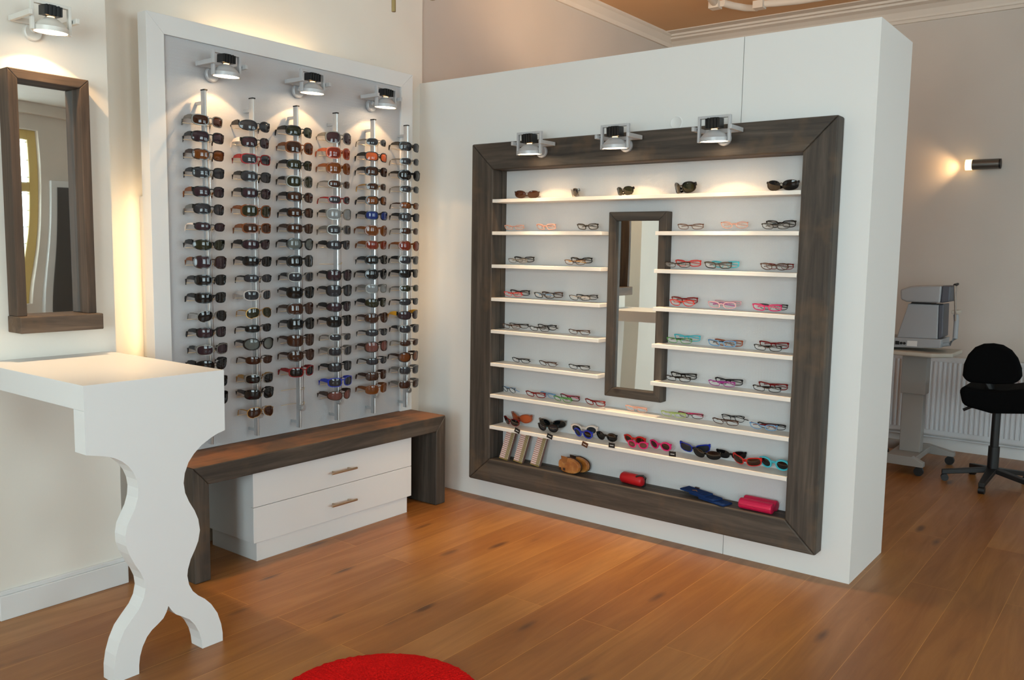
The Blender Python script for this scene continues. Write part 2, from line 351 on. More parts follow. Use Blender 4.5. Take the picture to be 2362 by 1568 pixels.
# crown mouldings and ceiling ornament
prof = [(0, 0), (0, -.155), (-.02, -.155), (-.03, -.135), (-.04, -.13), (-.045, -.115), (-.07, -.08), (-.11, -.055), (-.16, -.045), (-.165, -.03), (-.2, -.028), (-.205, -.012), (-.3, -.012), (-.305, 0)]
bm = prism(B(), [(-.3, YF + y, ZC + z) for y, z in prof], (XR + .3, 0, 0)); struct('trim_1', bm, PLASTER, 'stepped plaster crown moulding along the far wall')
prof2 = [(0, 0), (0, -.1), (.02, -.1), (.03, -.07), (.07, -.03), (.09, -.02), (.09, 0)]
bm = prism(B(), [(XW - .02 + x, 1.23, ZC + z) for x, z in prof2], (0, YF - 1.23, 0)); struct('trim_2', bm, PLASTER, 'small coved moulding along the rear left wall')
om = B(); pts = [at(px, py, 'z', ZC - .02) for px, py in ((1600, -60), (1628, -20), (1650, 8), (1668, 6), (1690, 12), (1720, 17), (1745, 17), (1752, 8), (1790, 6), (1840, 1), (1900, -8), (2000, -24))]
tube(om, pts, .03, 10); tube(om, [p + Vector((0, .045, .012)) for p in pts], .016, 8)
box(om, *sum([[pts[2][k] - .04, pts[2][k] + .04] for k in (0, 1)], []), ZC - .06, ZC); box(om, *sum([[pts[7][k] - .04, pts[7][k] + .04] for k in (0, 1)], []), ZC - .06, ZC)
struct('trim_3', om, PLASTER, 'curved white plaster ornament on the peach ceiling', smooth=True)
bm = prism(B(), [(XR, y, ZC - .35 * 0 + z) for y, z in ((YB, 0), (YF, 0), (YF, -.15), (YB, -.15))], (-.12, 0, 0)); struct('trim_4', bm, PLASTER, 'plaster moulding along the top of the right wall')
# far baseboard + ledge
bm = box(B(), XW, XR, YF - .03, YF, 0, .115); box(bm, XW, XR, YF - .04, YF - .0, .115, .125); struct('baseboard_far', bm, BOARD, 'white baseboard under the radiator')

# ------------------------------------------------------------------ lamps
def spot(loc, rz, M, label, group, W=.15, H=.105, D=.12, e=5.0, lean=.0, beam=3.0, cone=100):
    r = empty('wall_spotlight', loc, label, 'spotlight', group, rz)
    # local: y out from the wall, x along it
    b_ = lathe(B(), [(.034, 0), (.034, .012), (.03, .016)], seg=24, cap0=True, cap1=True)
    for v in b_.verts: v.co = Vector((v.co.x, v.co.z, v.co.y - .035))
    tube(b_, [(0, .014, -.03), (0, .03, -.015)], .012, 10)
    obj('wall_plate', b_, M, r, smooth=True)
    s = .012; hx = W / 2
    y = B(); box(y, -hx - .018, hx + .018, .018, .034, -.012, .008)
    obj('yoke', y, M, r, bev=.002)
    for sx in (-1, 1):
        a = B(); x0, x1 = sorted((sx * (hx + .004), sx * (hx + .018))); box(a, x0, x1, .034, D + .035, -.012, .008); obj('arm', a, M, r, bev=.002)
        c = B(); tube(c, [(sx * hx, D, -.002), (sx * (hx + .006), D, -.002)], .006, 8); obj('pivot', c, BLK, r, smooth=True)
    f = B(); z0, z1 = -H * .55, H * .5
    for q in ((-hx, -hx + s, z0, z1), (hx - s, hx, z0, z1), (-hx + s, hx - s, z1 - s, z1)): box(f, q[0], q[1], D - .009, D + .009, q[2], q[3])
    obj('square_frame', f, M, r, bev=.0015)
    Rr = hx - .013; zb = z0 + .002
    d = lathe(B(), [(Rr - .004, zb), (Rr, zb), (Rr, zb + .017), (Rr - .006, zb + .02), (Rr * .8, zb + .03), (Rr * .5, zb + .045), (Rr * .3, zb + .053), (Rr * .27, zb + .05), (Rr * .48, zb + .041), (Rr * .77, zb + .026), (Rr - .004, zb + .012), (Rr - .004, zb)], (0, D, 0), 30)
    obj('reflector', d, M, r, smooth=True)
    g = lathe(B(), [(Rr - .005, zb + .003), (Rr - .005, zb + .012), (Rr * .77, zb + .0245), (Rr * .48, zb + .0395), (Rr * .25, zb + .048)], (0, D, 0), 30)
    obj('lamp_glass', g, GLOW, r, smooth=True)
    bcap = lathe(B(), [(Rr * .24, zb + .051), (Rr * .2, zb + .058), (.004, zb + .06)], (0, D, 0), 12, cap1=True); obj('bulb_neck', bcap, BULB, r, smooth=True)
    k = B(); zt = z1 - s - .001; w_ = W * .205
    box(k, -w_ * .42, w_ * .42, D - .018, D + .018, zb + .058, zt + .004)
    for i in range(-4, 5): 
        dx = i * w_ / 4.2; t2 = .0028 if i % 2 else .004
        box(k, dx - t2, dx + t2, D - .024 + .003 * (abs(i) % 2), D + .024 - .003 * (abs(i) % 2), zb + .06, zt + (.003 if i % 2 else 0))
    obj('heatsink', k, BLK, r)
    # the lamp head is tilted a little towards the wall
    T_ = Matrix.Translation((0, D, 0)) @ Matrix.Rotation(math.radians(-3.5), 4, 'X') @ Matrix.Translation((0, -D, 0))
    for ch_ in r.children:
        if ch_.name.split('.')[0] in ('reflector', 'lamp_glass', 'bulb_neck', 'heatsink'): ch_.matrix_basis = T_
    light('SPOT', (0, D, zb + .046), (0, -.02, -1), e, WARM, r, spot_size=math.radians(cone), spot_blend=.15, shadow_soft_size=.008)
    light('SPOT', (0, D, zb + .03), (0, lean, -1), e * beam, (1, .72, .44), r, spot_size=math.radians(58), spot_blend=1, shadow_soft_size=.03)
    return r
XO = 0.0
L_ = -PI / 2
for (py, lab) in ((-1.583, 'left'), (-1.087, 'middle'), (-.58, 'right')):
    spot((0, py, 2.325), L_, WHITEM if 0 else GREYM, 'silver spotlight on the grey eyewear panel, %s of the three there' % lab, 'spotlights on the sunglasses panel')
spot((.01, -2.38, 2.352), L_, WHITEM, 'white spotlight on the wall above the tall mirror', None, D=.16, e=6.5, lean=.12, beam=7, cone=114)
for (cx_, lab) in ((0.8321, 'left'), (1.362, 'middle'), (1.891, 'right')):
    spot((cx_, -.09, 2.0744), PI, GREYM, 'silver spotlight on top beam of the dark shelf frame, %s of three' % lab, 'spotlights on the wooden shelf frame', W=.161, H=.1135, D=.12, e=6.5, lean=.05, beam=7.5)

# far wall cylinder lamp
p0, p1 = at(2243, 380, 'y', YF - .07), at(2305, 378, 'y', YF - .07)
r = empty('wall_lamp', (p0.x, YF, p0.z), 'small horizontal cylinder wall lamp glowing at its left end', 'lamp')
zz = 0
obj('housing', tube(B(), [(0, -.07, 0), (p1.x - p0.x, -.07, 0)], .038, 24), mat('gunmetal', (112, 110, 106), .35, .8), r, smooth=True)
obj('glass_end', tube(B(), [(-.045, -.07, 0), (-.001, -.07, 0)], .04, 24), SCONCE, r, smooth=True)
obj('end_ring', tube(B(), [(p1.x - p0.x + .0005, -.07, 0), (p1.x - p0.x + .012, -.07, 0)], .037, 24), BLACKP, r, smooth=True)
obj('bracket', box(B(), .05, .11, -.036, 0, -.02, .02), STEEL, r)
light('SPOT', (-.055, -.07, 0), (-1, .22, -.05), 4, WARM, r, spot_size=math.radians(100), spot_blend=.8, shadow_soft_size=.03)
light('POINT', (-.075, -.10, 0), (0, 0, -1), .12, WARM, r, shadow_soft_size=.03)

# second cylinder lamp, on the rear face of the partition: it washes the peach ceiling
r = empty('wall_lamp', (1.0, PD, 2.34), 'cylinder uplight fixed to the rear face of the partition', 'lamp')
obj('housing', tube(B(), [(0, .075, -.06), (0, .075, .06)], .038, 24), STEEL, r, smooth=True)
obj('glass_end', tube(B(), [(0, .075, .061), (0, .075, .09)], .036, 24), SCONCE, r, smooth=True)
obj('bracket', box(B(), -.02, .02, 0, .04, -.03, .03), STEEL, r)
light('SPOT', (0, .08, .11), (-.15, .55, 1), 75, (1, .68, .40), r, spot_size=math.radians(150), spot_blend=1, shadow_soft_size=.04)

# ------------------------------------------------------------------ left: white display frame with metal panel
g_, L0, L1 = -.247, -1.899, -.247
ZF = 2.512; zb = .5277; DF = .07
fr = empty('sunglasses_display', (0, (L0 + L1) / 2, zb), 'tall white framed display panel standing on the dark bench', 'display')
def loc_(bm, o): 
    for v in bm.verts: v.co -= o
    return bm
O_ = Vector((0, (L0 + L1) / 2, zb))
# mitred frame members
iy0, iy1, izt = -1.816, -.340, 2.428
def mem(name, quad, parent, M, d, o): return obj(name, loc_(prism(B(), quad, d), o), M, parent, bev=.0012)
mem('frame_stile', [(0, L0, zb), (0, iy0, zb), (0, iy0, izt), (0, L0, ZF)], fr, BOARD, (-DF, 0, 0), O_)
mem('frame_stile', [(0, iy1, zb), (0, L1, zb), (0, L1, ZF), (0, iy1, izt)], fr, BOARD, (-DF, 0, 0), O_)
mem('frame_head', [(0, L0 + .0008, ZF), (0, iy0 + .0005, izt), (0, iy1 - .0005, izt), (0, L1 - .0008, ZF)], fr, BOARD, (-DF, 0, 0), O_)
mem('metal_panel', [(-.012, iy0, zb + .001), (-.012, iy1, zb + .001), (-.012, iy1, izt), (-.012, iy0, izt)], fr, PANEL_L, (-.02, 0, 0), O_)
# glowing tubes fixed behind the frame
def tl(name, a, b, label, e):
    a, b = Vector(a), Vector(b); c = (a + b) / 2
    r = empty('tube_light', c, label, 'lamp', 'tube lamps hidden behind the white display frame')
    obj('tube', tube(B(), [a - c, b - c], .013, 10), TUBE[name], r, smooth=True)
    obj('batten', box(B(), -.057, -.014, *( (-.012, .012, (a - c).z, (b - c).z) if abs((b - a).z) > .1 else ((a - c).y, (b - c).y, -.012, .012))), BOARD, r)
tl('a', (-.12, -1.84, .98), (-.12, -1.84, 1.72), 'warm vertical tube lamp behind the left edge of display frame', 1)
tl('b', (-.12, -1.50, 2.44), (-.12, -.86, 2.44), 'warm horizontal tube lamp behind the top of display frame', 1)
tl('c', (-.12, -.31, 1.05), (-.12, -.31, 1.75), 'warm vertical tube lamp behind the right edge of display frame', 1)

# ------------------------------------------------------------------ glasses
STY = {  # w, h, exponent, rim, bridge gap, wrap k, temple height, taper(top-outer lift)
    'R': (.064, .042, 3.0, .0042, .017, 4.2, .021, .14), 'S': (.067, .052, 2.8, .0048, .016, 4.2, .019, .08), 'O': (.065, .049, 2.2, .0055, .017, 4.0, .016, .06),
    'N': (.062, .034, 2.6, .0028, .018, 4.2, .009, .12), 'A': (.063, .050, 2.3, .0022, .017, 3.4, .006, -.12), 'W': (.072, .044, 2.4, .0035, .010, 4.8, .025, .28),
    'w': (.068, .044, 2.3, .003, .010, 2.6, .012, .03), 'r': (.055, .031, 3.2, .0036, .019, 1.6, .008, .1), 'n': (.055, .028, 2.7, .0020, .019, 1.5, .005, .1), 'o': (.053, .033, 2.2, .0028, .018, 1.6, .006, .06), 'c': (.044, .038, 2.0, .0020, .022, 1.2, .004, 0),
    'k': (.048, .040, 2.1, .0070, .018, 2.2, .009, 0)}
CACHE = {}
def outline(st, sx, grow=0, N=30):
    w_, h, n, rim, gap, kk, th, lift = STY[st]; cx_ = gap / 2 + w_ / 2 + rim; P = []
    for i in range(N):
        a = 2 * PI * i / N; ca, sa = math.cos(a), math.sin(a)
        u = math.copysign(abs(ca) ** (2 / n), ca); v = math.copysign(abs(sa) ** (2 / n), sa)
        x = cx_ + u * (w_ / 2 + grow); z = v * (h / 2 + grow)
        if st == 'A': x += .006 * v * (1 if u < 0 else .2) * (-1); z *= 1 - .12 * (u < 0) * (v < 0)
        z += lift * .25 * h * (u * .5) * (1 if v > 0 else .5); 
        if st == 'W': z *= 1 - .10 * max(u, 0)
        P.append((sx * x, -kk * x * x, z))
    return P
def gmesh(st, pose):
    key = (st, pose)
    if key in CACHE: return CACHE[key]
    w_, h, n, rim, gap, kk, th, lift = STY[st]; xo = gap / 2 + w_ + rim * 2; N = 30
    f = B(); dp = max(rim * .9, .003)
    for sx in (-1, 1):
        a, b = outline(st, sx), outline(st, sx, rim)
        rings = [[f.verts.new((x, y + dy, z)) for x, y, z in pts] for pts, dy in ((a, dp / 2), (b, dp / 2), (b, -dp / 2), (a, -dp / 2))]
        for q in range(4):
            r0, r1 = rings[q], rings[(q + 1) % 4]
            for i in range(N): f.faces.new((r0[i], r0[(i + 1) % N], r1[(i + 1) % N], r1[i]))
        yo = -kk * xo * xo; zh = h * .27
        x0, x1 = sorted((sx * (xo - rim * 1.6), sx * (xo + .002))); box(f, x0, x1, yo - .006, yo + dp * .3, zh - th * .42, zh + th * .42)
    bz = h * .2; bh = max(rim, .003); bg = gap / 2 + rim
    nb = 5
    for i in range(nb):
        xa, xb = -bg + 2 * bg * i / nb, -bg + 2 * bg * (i + 1) / nb; zc = bz + .003 * (1 - ((i - 2) / 2.5) ** 2)
        box(f, xa, xb, -dp / 2 + .0003, dp / 2, zc - bh / 2, zc + bh / 2)
    out = {'frame': mesh(f, 'frame', FR['k'])}
    for sx, nm in ((-1, 'l'), (1, 'rr')):
        l = B(); a = outline(st, sx, .0003); c = sum(p[0] for p in a) / N
        rg = []
        for s_, bulge in ((1, 0), (.7, .0012), (.35, .002)):
            rg.append([l.verts.new((c + (x - c) * s_, -kk * (c + (x - c) * s_) ** 2 + bulge + .0004, z * s_)) for x, y, z in a])
        for q in range(2):
            for i in range(N): l.faces.new((rg[q][i], rg[q][(i + 1) % N], rg[q + 1][(i + 1) % N], rg[q + 1][i]))
        l.faces.new(rg[2]); out['lens' + nm] = mesh(l, 'lens', LENS['K'], True)
        t_ = B(); hz = h * .27; yo = -kk * xo * xo - .004
        if pose == 'open': path = [(sx * xo, yo, hz, th * .5), (sx * (xo - .001), yo - .025, hz + .001, th * .45), (sx * (xo - .003), yo - .055, hz - .001, th * .3), (sx * (xo - .005), yo - .074, hz - .006, th * .24 + .0008), (sx * (xo - .007), yo - .082, hz - .022, th * .22 + .001), (sx * (xo - .007), yo - .083, hz - .034, .0025)]
        else:
            yy = -.012 if sx > 0 else -.018
            path = [(sx * xo, yo, hz, th * .5), (sx * (xo - .004), min(yo - .008, yy), hz - .004, th * .45), (sx * (xo - .03), yy - .008, hz - .010, th * .34), (sx * (xo - .085), yy - .012, -h * .32, th * .28 + .0008), (sx * (xo - .13), yy - .010, -h * .5, th * .26 + .001)]
        hw = .0014 if th > .006 else .001; prev = None
        for i, (x, y, z, hh) in enumerate(path):
            dxy = Vector(path[min(i + 1, len(path) - 1)][:2]) - Vector(path[max(i - 1, 0)][:2])
            if dxy.length < 1e-4: dxy = Vector((0, -1))
            nrm = Vector((dxy.y, -dxy.x)).normalized() * hw
            dz = abs(path[min(i + 1, len(path) - 1)][2] - path[max(i - 1, 0)][2]); steep = pose == 'open' and i >= 3
            if steep: off = [(0, -hh * .9, 0), (0, hh * .9, 0)]
            else: off = [(0, 0, -hh), (0, 0, hh)]
            q = [t_.verts.new((x + nrm.x * s1 + off[j][0], y + nrm.y * s1 + off[j][1], z + off[j][2])) for s1, j in ((-1, 0), (1, 0), (1, 1), (-1, 1))]
            if prev:
                for k in range(4): t_.faces.new((prev[k], prev[(k + 1) % 4], q[(k + 1) % 4], q[k]))
            else: t_.faces.new(q[::-1])
            prev = q
        t_.faces.new(prev); out['temple' + nm] = mesh(t_, 'temple', FR['k'])
    CACHE[key] = out; return out
def setm(o, M):
    s = o.material_slots[0]; s.link = 'OBJECT'; s.material = M
def glasses(name, st, pose, fm, lm, loc, rot, label, group, scale=1, tm=None, cat=None):
    r = bpy.data.objects.new(name, None); COL.objects.link(r); r.location = loc; r.rotation_euler = rot; r.empty_display_size = .02; r.scale = (scale,) * 3
    tag(r, label, cat or name.replace('eyeglasses', 'glasses'), group)
    G = gmesh(st, pose)
    for k, me in G.items():
        o = link({'f': 'frame', 'l': 'lens', 't': 'temple'}[k[0]], me, r)
        setm(o, lm if k[0] == 'l' else (tm or fm) if k[0] == 't' else fm)
    return r

POLES = [
 ('leftmost rod', 479, 487, [(278,'RgB'),(316,'RkP'),(357,'RdA'),(398,'RkG'),(442,'RkP b'),(482,'RkG g'),(523,'NkP w'),(565,'WkV'),(605,'SdP b'),(646,'RkK'),(687,'RkK'),(730,'AgK'),(767,'RkP'),(807,'RgP k'),(843,'WkK'),(882,'RkK'),(921,'SkK')]),
 ('second rod from left', 589, 598, [(290,'WkG'),(328,'RkP w'),(367,'RrG'),(407.5,'RkG'),(446,'RkP'),(487,'SbV'),(526,'RbB'),(564,'WkP'),(603,'RkK'),(642,'NkG k'),(681,'RnG'),(722,'AoV'),(757,'NkK'),(793.5,'OkL'),(831,'NdB'),(874,'RgK o'),(909,'RkK'),(951,'AoB')]),
 ('third rod from left', 688, 695, [(302.5,'RkV'),(340,'SbB'),(380,'RkV'),(418.6,'SgV k'),(454,'RkB'),(490,'RkB'),(527,'RdB'),(563,'OkL'),(602,'SkK'),(639,'RgG k'),(675,'SkK'),(712,'SdB'),(747,'SkK'),(785.5,'SdB'),(820,'OdB'),(858,'RrK')]),
 ('third rod from right', 780, 785, [(317,'SgP'),(353,'ScR'),(388,'SbA'),(425,'NgB'),(461,'NrG'),(494,'SgM k'),(529.5,'RgG'),(565,'WkG'),(635,'SkP'),(670.5,'SkG'),(708,'WkP'),(741,'SkK'),(778,'NgG'),(810.5,'RgG'),(846,'RkG'),(881,'RuG'),(912,'WdT')]),
 ('second rod from right', 865, 868, [(327,'NgG'),(361,'RkO'),(395,'RkB'),(430,'NgB o'),(462,'RkA'),(497,'RkU'),(532,'ObA'),(565,'RbR'),(599,'RkK'),(632.6,'OkK'),(666,'RgM'),(699,'WkV'),(733.6,'OdB'),(767,'NkG'),(799.5,'SdT'),(833,'NkG'),(867,'RdB'),(898,'RbA')]),
 ('rightmost rod', 941, 943, [(338,'RkG'),(372,'NgG'),(404,'OkK'),(436,'NgG'),(474,'NdA'),(501,'RkG'),(533,'NgB'),(567,'ObR'),(600,'RgG k'),(631,'RkK'),(665,'NgV'),(696,'NkG'),(727,'WkP y'),(759,'RgG k'),(791,'NgB'),(823,'OdA'),(854,'RgG'),(886.5,'RgB')])]
ORD = ['topmost', 'second from top', 'third from top', 'fourth from top', 'fifth from top', 'sixth from top', 'seventh from top', 'eighth from top', 'ninth from top', 'ninth from bottom', 'eighth from bottom', 'seventh from bottom', 'sixth from bottom', 'fifth from bottom', 'fourth from bottom', 'third from bottom', 'second from bottom', 'lowest']
PY = [-1.656, -1.398, -1.1355, -.878, -.6085, -.350]
# rod meshes shared between the six rods
pm = B()
for k in range(1):
    prof = [(.036, -.0075), (.056, -.0075), (.063, -.005), (.066, 0), (.063, .005), (.056, .0075), (.036, .0075)]
prism(pm, [(x, y, 0) for x, y in prof], (0, 0, 1.64)); ROD = mesh(pm, 'pole', ALU)
CAPM = mesh(box(B(), .035, .067, -.008, .008, 1.64, 1.646), 'end_cap', BLACKP)
BASE = mesh(box(B(), -.0119, .0359, -.0055, .0055, 0, .014), 'wall_mount', ALU)
LRO = mesh(tube(B(), [(.066, 0, 1.52), (.082, 0, 1.522), (.086, 0, 1.51), (.086, 0, .12)], .0013, 6), 'lock_rod', CHROME, True)
lk = B(); tube(lk, [(.058, 0, .105), (.086, 0, .105)], .016, 14); tube(lk, [(.086, 0, .105), (.089, 0, .105)], .009, 10); LCK = mesh(lk, 'lock', ALU, False)
for i, v in enumerate(LCK.vertices): pass
hb = B(); tube(hb, [(.030, -.098, 0), (.030, .036, 0)], .0016, 6); tube(hb, [(.030, .036, 0), (.044, .040, .004)], .0016, 6); tube(hb, [(.060, 0, 0), (.090, 0, .002), (.094, 0, .012)], .0022, 6)
HOLD = mesh(hb, 'holder', TANW, True)
for pi, (pn, xt, xb, items) in enumerate(POLES):
    r = empty('rack_rod', (0, PY[pi], .562), 'slim vertical aluminium rod holding sunglasses, ' + pn, 'display rod', 'aluminium rods on the metal panel')
    for nm, me in (('pole', ROD), ('end_cap', CAPM), ('lock_rod', LRO), ('lock', LCK)): link(nm, me, r)
    for z in (.02, 1.58): link('wall_mount', BASE, r, (0, 0, z))
    n_ = len(items); zs = []
    for k, (py, code) in enumerate(items):
        px = xt + (xb - xt) * (py - items[0][0]) / 640.
        p = at(px, py, 'x', .10); zs.append(p.z)
        parts = code.split(); st, f_, l_ = parts[0]
        tm = FR[parts[1]] if len(parts) > 1 else None
        word = {'R': 'rectangular', 'S': 'large soft-square', 'O': 'oval', 'N': 'narrow', 'A': 'thin metal aviator', 'W': 'wraparound'}[st]
        if n_ - k <= 9: o_ = ORD[18 - (n_ - k)]
        else: o_ = ORD[k]
        glasses('sunglasses', st, 'open', FR[f_], LENS[l_], (.103, PY[pi] - .004, p.z), (random.uniform(-.05, .05), random.uniform(-.02, .02), L_ + random.uniform(-.05, .05)),
                '%s %s sunglasses, %s lenses, %s on %s' % (FRN[f_], word.replace('thin metal ', ''), LENSN[l_], o_, pn), 'sunglasses hanging on the rack rods', .98 + .04 * random.random(), tm)
    if pi == 3: zs.append(at(782, 603.6, 'x', .1).z)
    if pi == 2: zs += [at(692, 895, 'x', .1).z, at(693, 929, 'x', .1).z]
    for z in zs: link('holder', HOLD, r, (0, 0, z - .562 - .014))

# ------------------------------------------------------------------ bench with drawers
be = empty('bench', (.1, (L0 + L1) / 2, 0), 'low dark-stained thick plank bench below the sunglasses panel', 'bench'); Ob = Vector((.1, (L0 + L1) / 2, 0))
BXF, BXB, tb_ = .28, -.165, .088
b1 = B(); prism(b1, [(BXF, L0, zb), (BXF, L1, zb), (BXF, L1 - .08, zb - tb_), (BXF, L0 + .08, zb - tb_)], (BXB - BXF, 0, 0))
top = obj('seat_plank', loc_(b1, Ob), WY, be, bev=.006, seg=3)
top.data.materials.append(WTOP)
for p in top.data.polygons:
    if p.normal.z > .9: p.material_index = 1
for (a, b, c) in ((L0, L0 + .08, 1), (L1 - .08, L1, -1)):
    q = [(BXF, a, 0), (BXF, b, 0), (BXF, b, zb - tb_ if c > 0 else zb - .001), (BXF, a, zb - .001 if c > 0 else zb - tb_)]
    obj('end_panel', loc_(prism(B(), q, (BXB - BXF, 0, 0)), Ob), WZ, be, bev=.006, seg=3)
dr = empty('drawer_unit', (.06, -1.037, 0), 'low white two-drawer cabinet on a plinth under the bench', 'cabinet'); Od = Vector((.06, -1.037, 0))
obj('carcass', loc_(bx(-.13, .229, -1.567, -.506, .092, .436), Od), BOARD, dr, bev=.001)
obj('plinth', loc_(bx(-.12, .243, -1.550, -.532, 0, .0915), Od), BOARD, dr, bev=.001)
for (z0, z1, hz) in ((.268, .436, .348), (.093, .2655, .177)):
    d = obj('drawer_front', loc_(bx(.230, .250, -1.569, -.504, z0, z1), Od), BOARD, dr, bev=.0015)
    h = B(); tube(h, [(.285, -1.117, hz), (.285, -.948, hz)], .006, 12)
    for yy in (-1.085, -.98): tube(h, [(.250, yy, hz), (.285, yy, hz)], .0045, 8)
    obj('handle', loc_(h, Od), BRASS, d, smooth=True)

# ------------------------------------------------------------------ tall counter
CX = .845; cy0, cy1, zc = -2.634, -2.113, 1.0413
ct = empty('display_counter', (.4, -2.37, 0), 'tall white counter with a wavy cut-out end panel in front of mirror', 'counter'); Oc = Vector((.4, -2.37, 0))
obj('counter_top', loc_(bx(.0105, CX - .0, cy0, cy1, zc - .085, zc), Oc), BOARD, ct, bev=.001)
C4 = [(388,538),(430,539),(480,542),(525,550),(560,565),(590,588),(612,615),(628,650),(635,690),(632,735),(620,780),(600,825),(583,865),(576,910),(580,955),(595,995),(620,1040),(645,1075),(662,1110),(668,1150),(660,1195),(640,1240),(605,1290),(572,1340),(548,1400),(532,1460),(524,1520),(525,1578)]
IN = [(639,1531),(639,1500),(643,1460),(655,1415),(675,1370),(698,1338),(725,1312),(750,1285),(765,1255),(773,1228),(790,1250),(810,1268),(840,1278),(870,1290),(895,1315),(915,1350),(925,1385),(930,1424)]
RT = [(1023,1389),(1022,1350),(1015,1310),(998,1260),(970,1220),(940,1195),(910,1180),(885,1160),(868,1130),(860,1090),(863,1060),(875,1015),(895,970),(910,930),(918,880),(910,830),(893,790),(868,750),(850,710),(843,665),(848,620),(865,570),(890,530),(925,490),(970,455),(1000,436),(1025,423)]
pl = []
for j, seg_ in enumerate((C4, IN, RT)):
    for i, (u, v) in enumerate(seg_):
        p = at(u / 1.99, 780 + v / 1.99, 'x', CX)
        if (j, i) in ((0, len(C4) - 1), (1, 0), (1, len(IN) - 1), (2, 0)): p.z = 0
        pl.append((CX, min(max(p.y, cy0), cy1) if j != 1 else p.y, max(p.z, 0)))
pl[0] = (CX, cy0, pl[0][2]); pl[-1] = (CX, cy1, pl[-1][2])
# panel body in horizontal slices is avoided: polygon face + extrusion
pts = pl + [(CX, cy1, zc - .0852), (CX, cy0, zc - .0852)]
bm = B(); prism(bm, pts, (-.072, 0, 0)); bm.normal_update(); big = [f for f in bm.faces if len(f.verts) > 4]
bmesh.ops.triangulate(bm, faces=big, ngon_method='EAR_CLIP')
o = obj('end_panel', loc_(bm, Oc), BOARD, ct)
obj('edge_band', loc_(prism(B(), [(CX + .0004, cy0, zc - .0852), (CX + .0004, cy1, zc - .0852), (CX + .0004, cy1, zc - .0009), (CX + .0004, cy0, zc - .0009)], (-.0003, 0, 0)), Oc), BOARD, ct)

# ------------------------------------------------------------------ wall mirror (left)
mr = empty('wall_mirror', (.01, -2.36, 1.15), 'tall mirror in brown stained wood frame with a bottom ledge', 'mirror'); Om = Vector((.01, -2.36, 1.15))
my0, my1, mz0, mz1, sw = -2.512, -2.203, 1.215, 2.156, .037
for q, M in (([(my0, mz0), (my0 + sw, mz0), (my0 + sw, mz1 - sw), (my0, mz1)], WMZ), ([(my1 - sw, mz0), (my1, mz0), (my1, mz1), (my1 - sw, mz1 - sw)], WMZ), ([(my0, mz1), (my0 + sw, mz1 - sw), (my1 - sw, mz1 - sw), (my1, mz1)], WMY)):
    obj('frame_member', loc_(prism(B(), [(.09, y, z) for y, z in q], (-.08, 0, 0)), Om), M, mr, bev=.003)
obj('ledge', loc_(bx(.0101, .122, my0 - .004, my1 + .012, 1.150, mz0), Om), WMY, mr, bev=.004)
obj('mirror_glass', loc_(bx(.02, .026, my0 + sw, my1 - sw, mz0, mz1 - sw), Om), MIRROR, mr)

# ------------------------------------------------------------------ big dark shelf frame on the partition
sf = empty('shelf_frame', (1.35, 0, 1.1), 'huge dark-stained plank picture frame bordering the eyewear niche', 'frame'); Os = Vector((1.35, 0, 1.1))
Y0 = -.09
def fmem(q, M, back):
    a = [(x, Y0, z) for x, z in q]; obj('frame_beam', loc_(prism(B(), a, (0, back - Y0, 0)), Os), M, sf, bev=.007, seg=3)
e_ = .0006
fmem([(fx0, fz0), (ix0, iz0), (ix0, iz1), (fx0, fz1)], WZ, -.0002)
fmem([(fx1, fz0), (ix1, iz0), (ix1, iz1), (fx1, fz1)], WZ, -.0002)
fmem([(fx0 + e_, fz1), (ix0 + e_, iz1), (ix1 - e_, iz1), (fx1 - e_, fz1)], WX, -.0002)
fmem([(fx0 + e_, fz0), (ix0 + e_, iz0), (ix1 - e_, iz0), (fx1 - e_, fz0)], WX, -.0002)
ln = .02
for nm, q, M in (('niche_lining', (ix0 - ln, ix0, iz0 - ln, iz1 + ln), WZ), ('niche_lining', (ix1, ix1 + ln, iz0 - ln, iz1 + ln), WZ), ('niche_lining', (ix0, ix1, iz1, iz1 + ln), WX), ('niche_lining', (ix0, ix1, iz0 - ln, iz0), WX)):
    obj(nm, loc_(bx(q[0], q[1], -.0001, YN + .0119, q[2], q[3]), Os), M, sf)
obj('niche_backing', loc_(bx(ix0, ix1, YN, YN + .0119, iz0, iz1), Os), PANEL_R, sf)
SZ = [1.7898, 1.6066, 1.4171, 1.2255, 1.038, 0.8444, 0.6583, 0.4708]; th = .0193; XL, XRr = 1.2229, 1.5388
ORDW = ['topmost', 'second', 'third', 'fourth', 'fifth', 'sixth', 'seventh', 'lowest']
def shelf(pts, z, label):
    o = obj('display_shelf', prism(B(), [(x, y, z - th) for x, y in pts], (0, 0, th)), SHELF, bev=.0012); tag(o, label, 'shelf', 'white shelves in the dark frame')
for i, z in enumerate(SZ):
    if i in (0, 6, 7): shelf([(ix0, Y0), (ix1, Y0), (ix1, YN - .0005), (ix0, YN - .0005)], z, {0: 'topmost full-width white shelf under the frame spotlights', 6: 'full-width white shelf directly below the small mirror', 7: 'lowest full-width white shelf, holding colourful sunglasses'}[i])
    else:
        shelf([(ix0, Y0), (XL, Y0), (XL, YN - .0005), (ix0, YN - .0005)], z, 'short white shelf left of the small mirror, %s from the top' % ORDW[i].replace('sixth', 'lowest of that side, sixth'))
        shelf([(XRr, Y0), (ix1, Y0), (ix1, YN - .0005), (1.5675, YN - .0005), (1.5675, -.022), (XRr, -.022)], z, 'short white shelf right of the small mirror, %s from the top' % ORDW[i].replace('sixth', 'lowest of that side, sixth'))
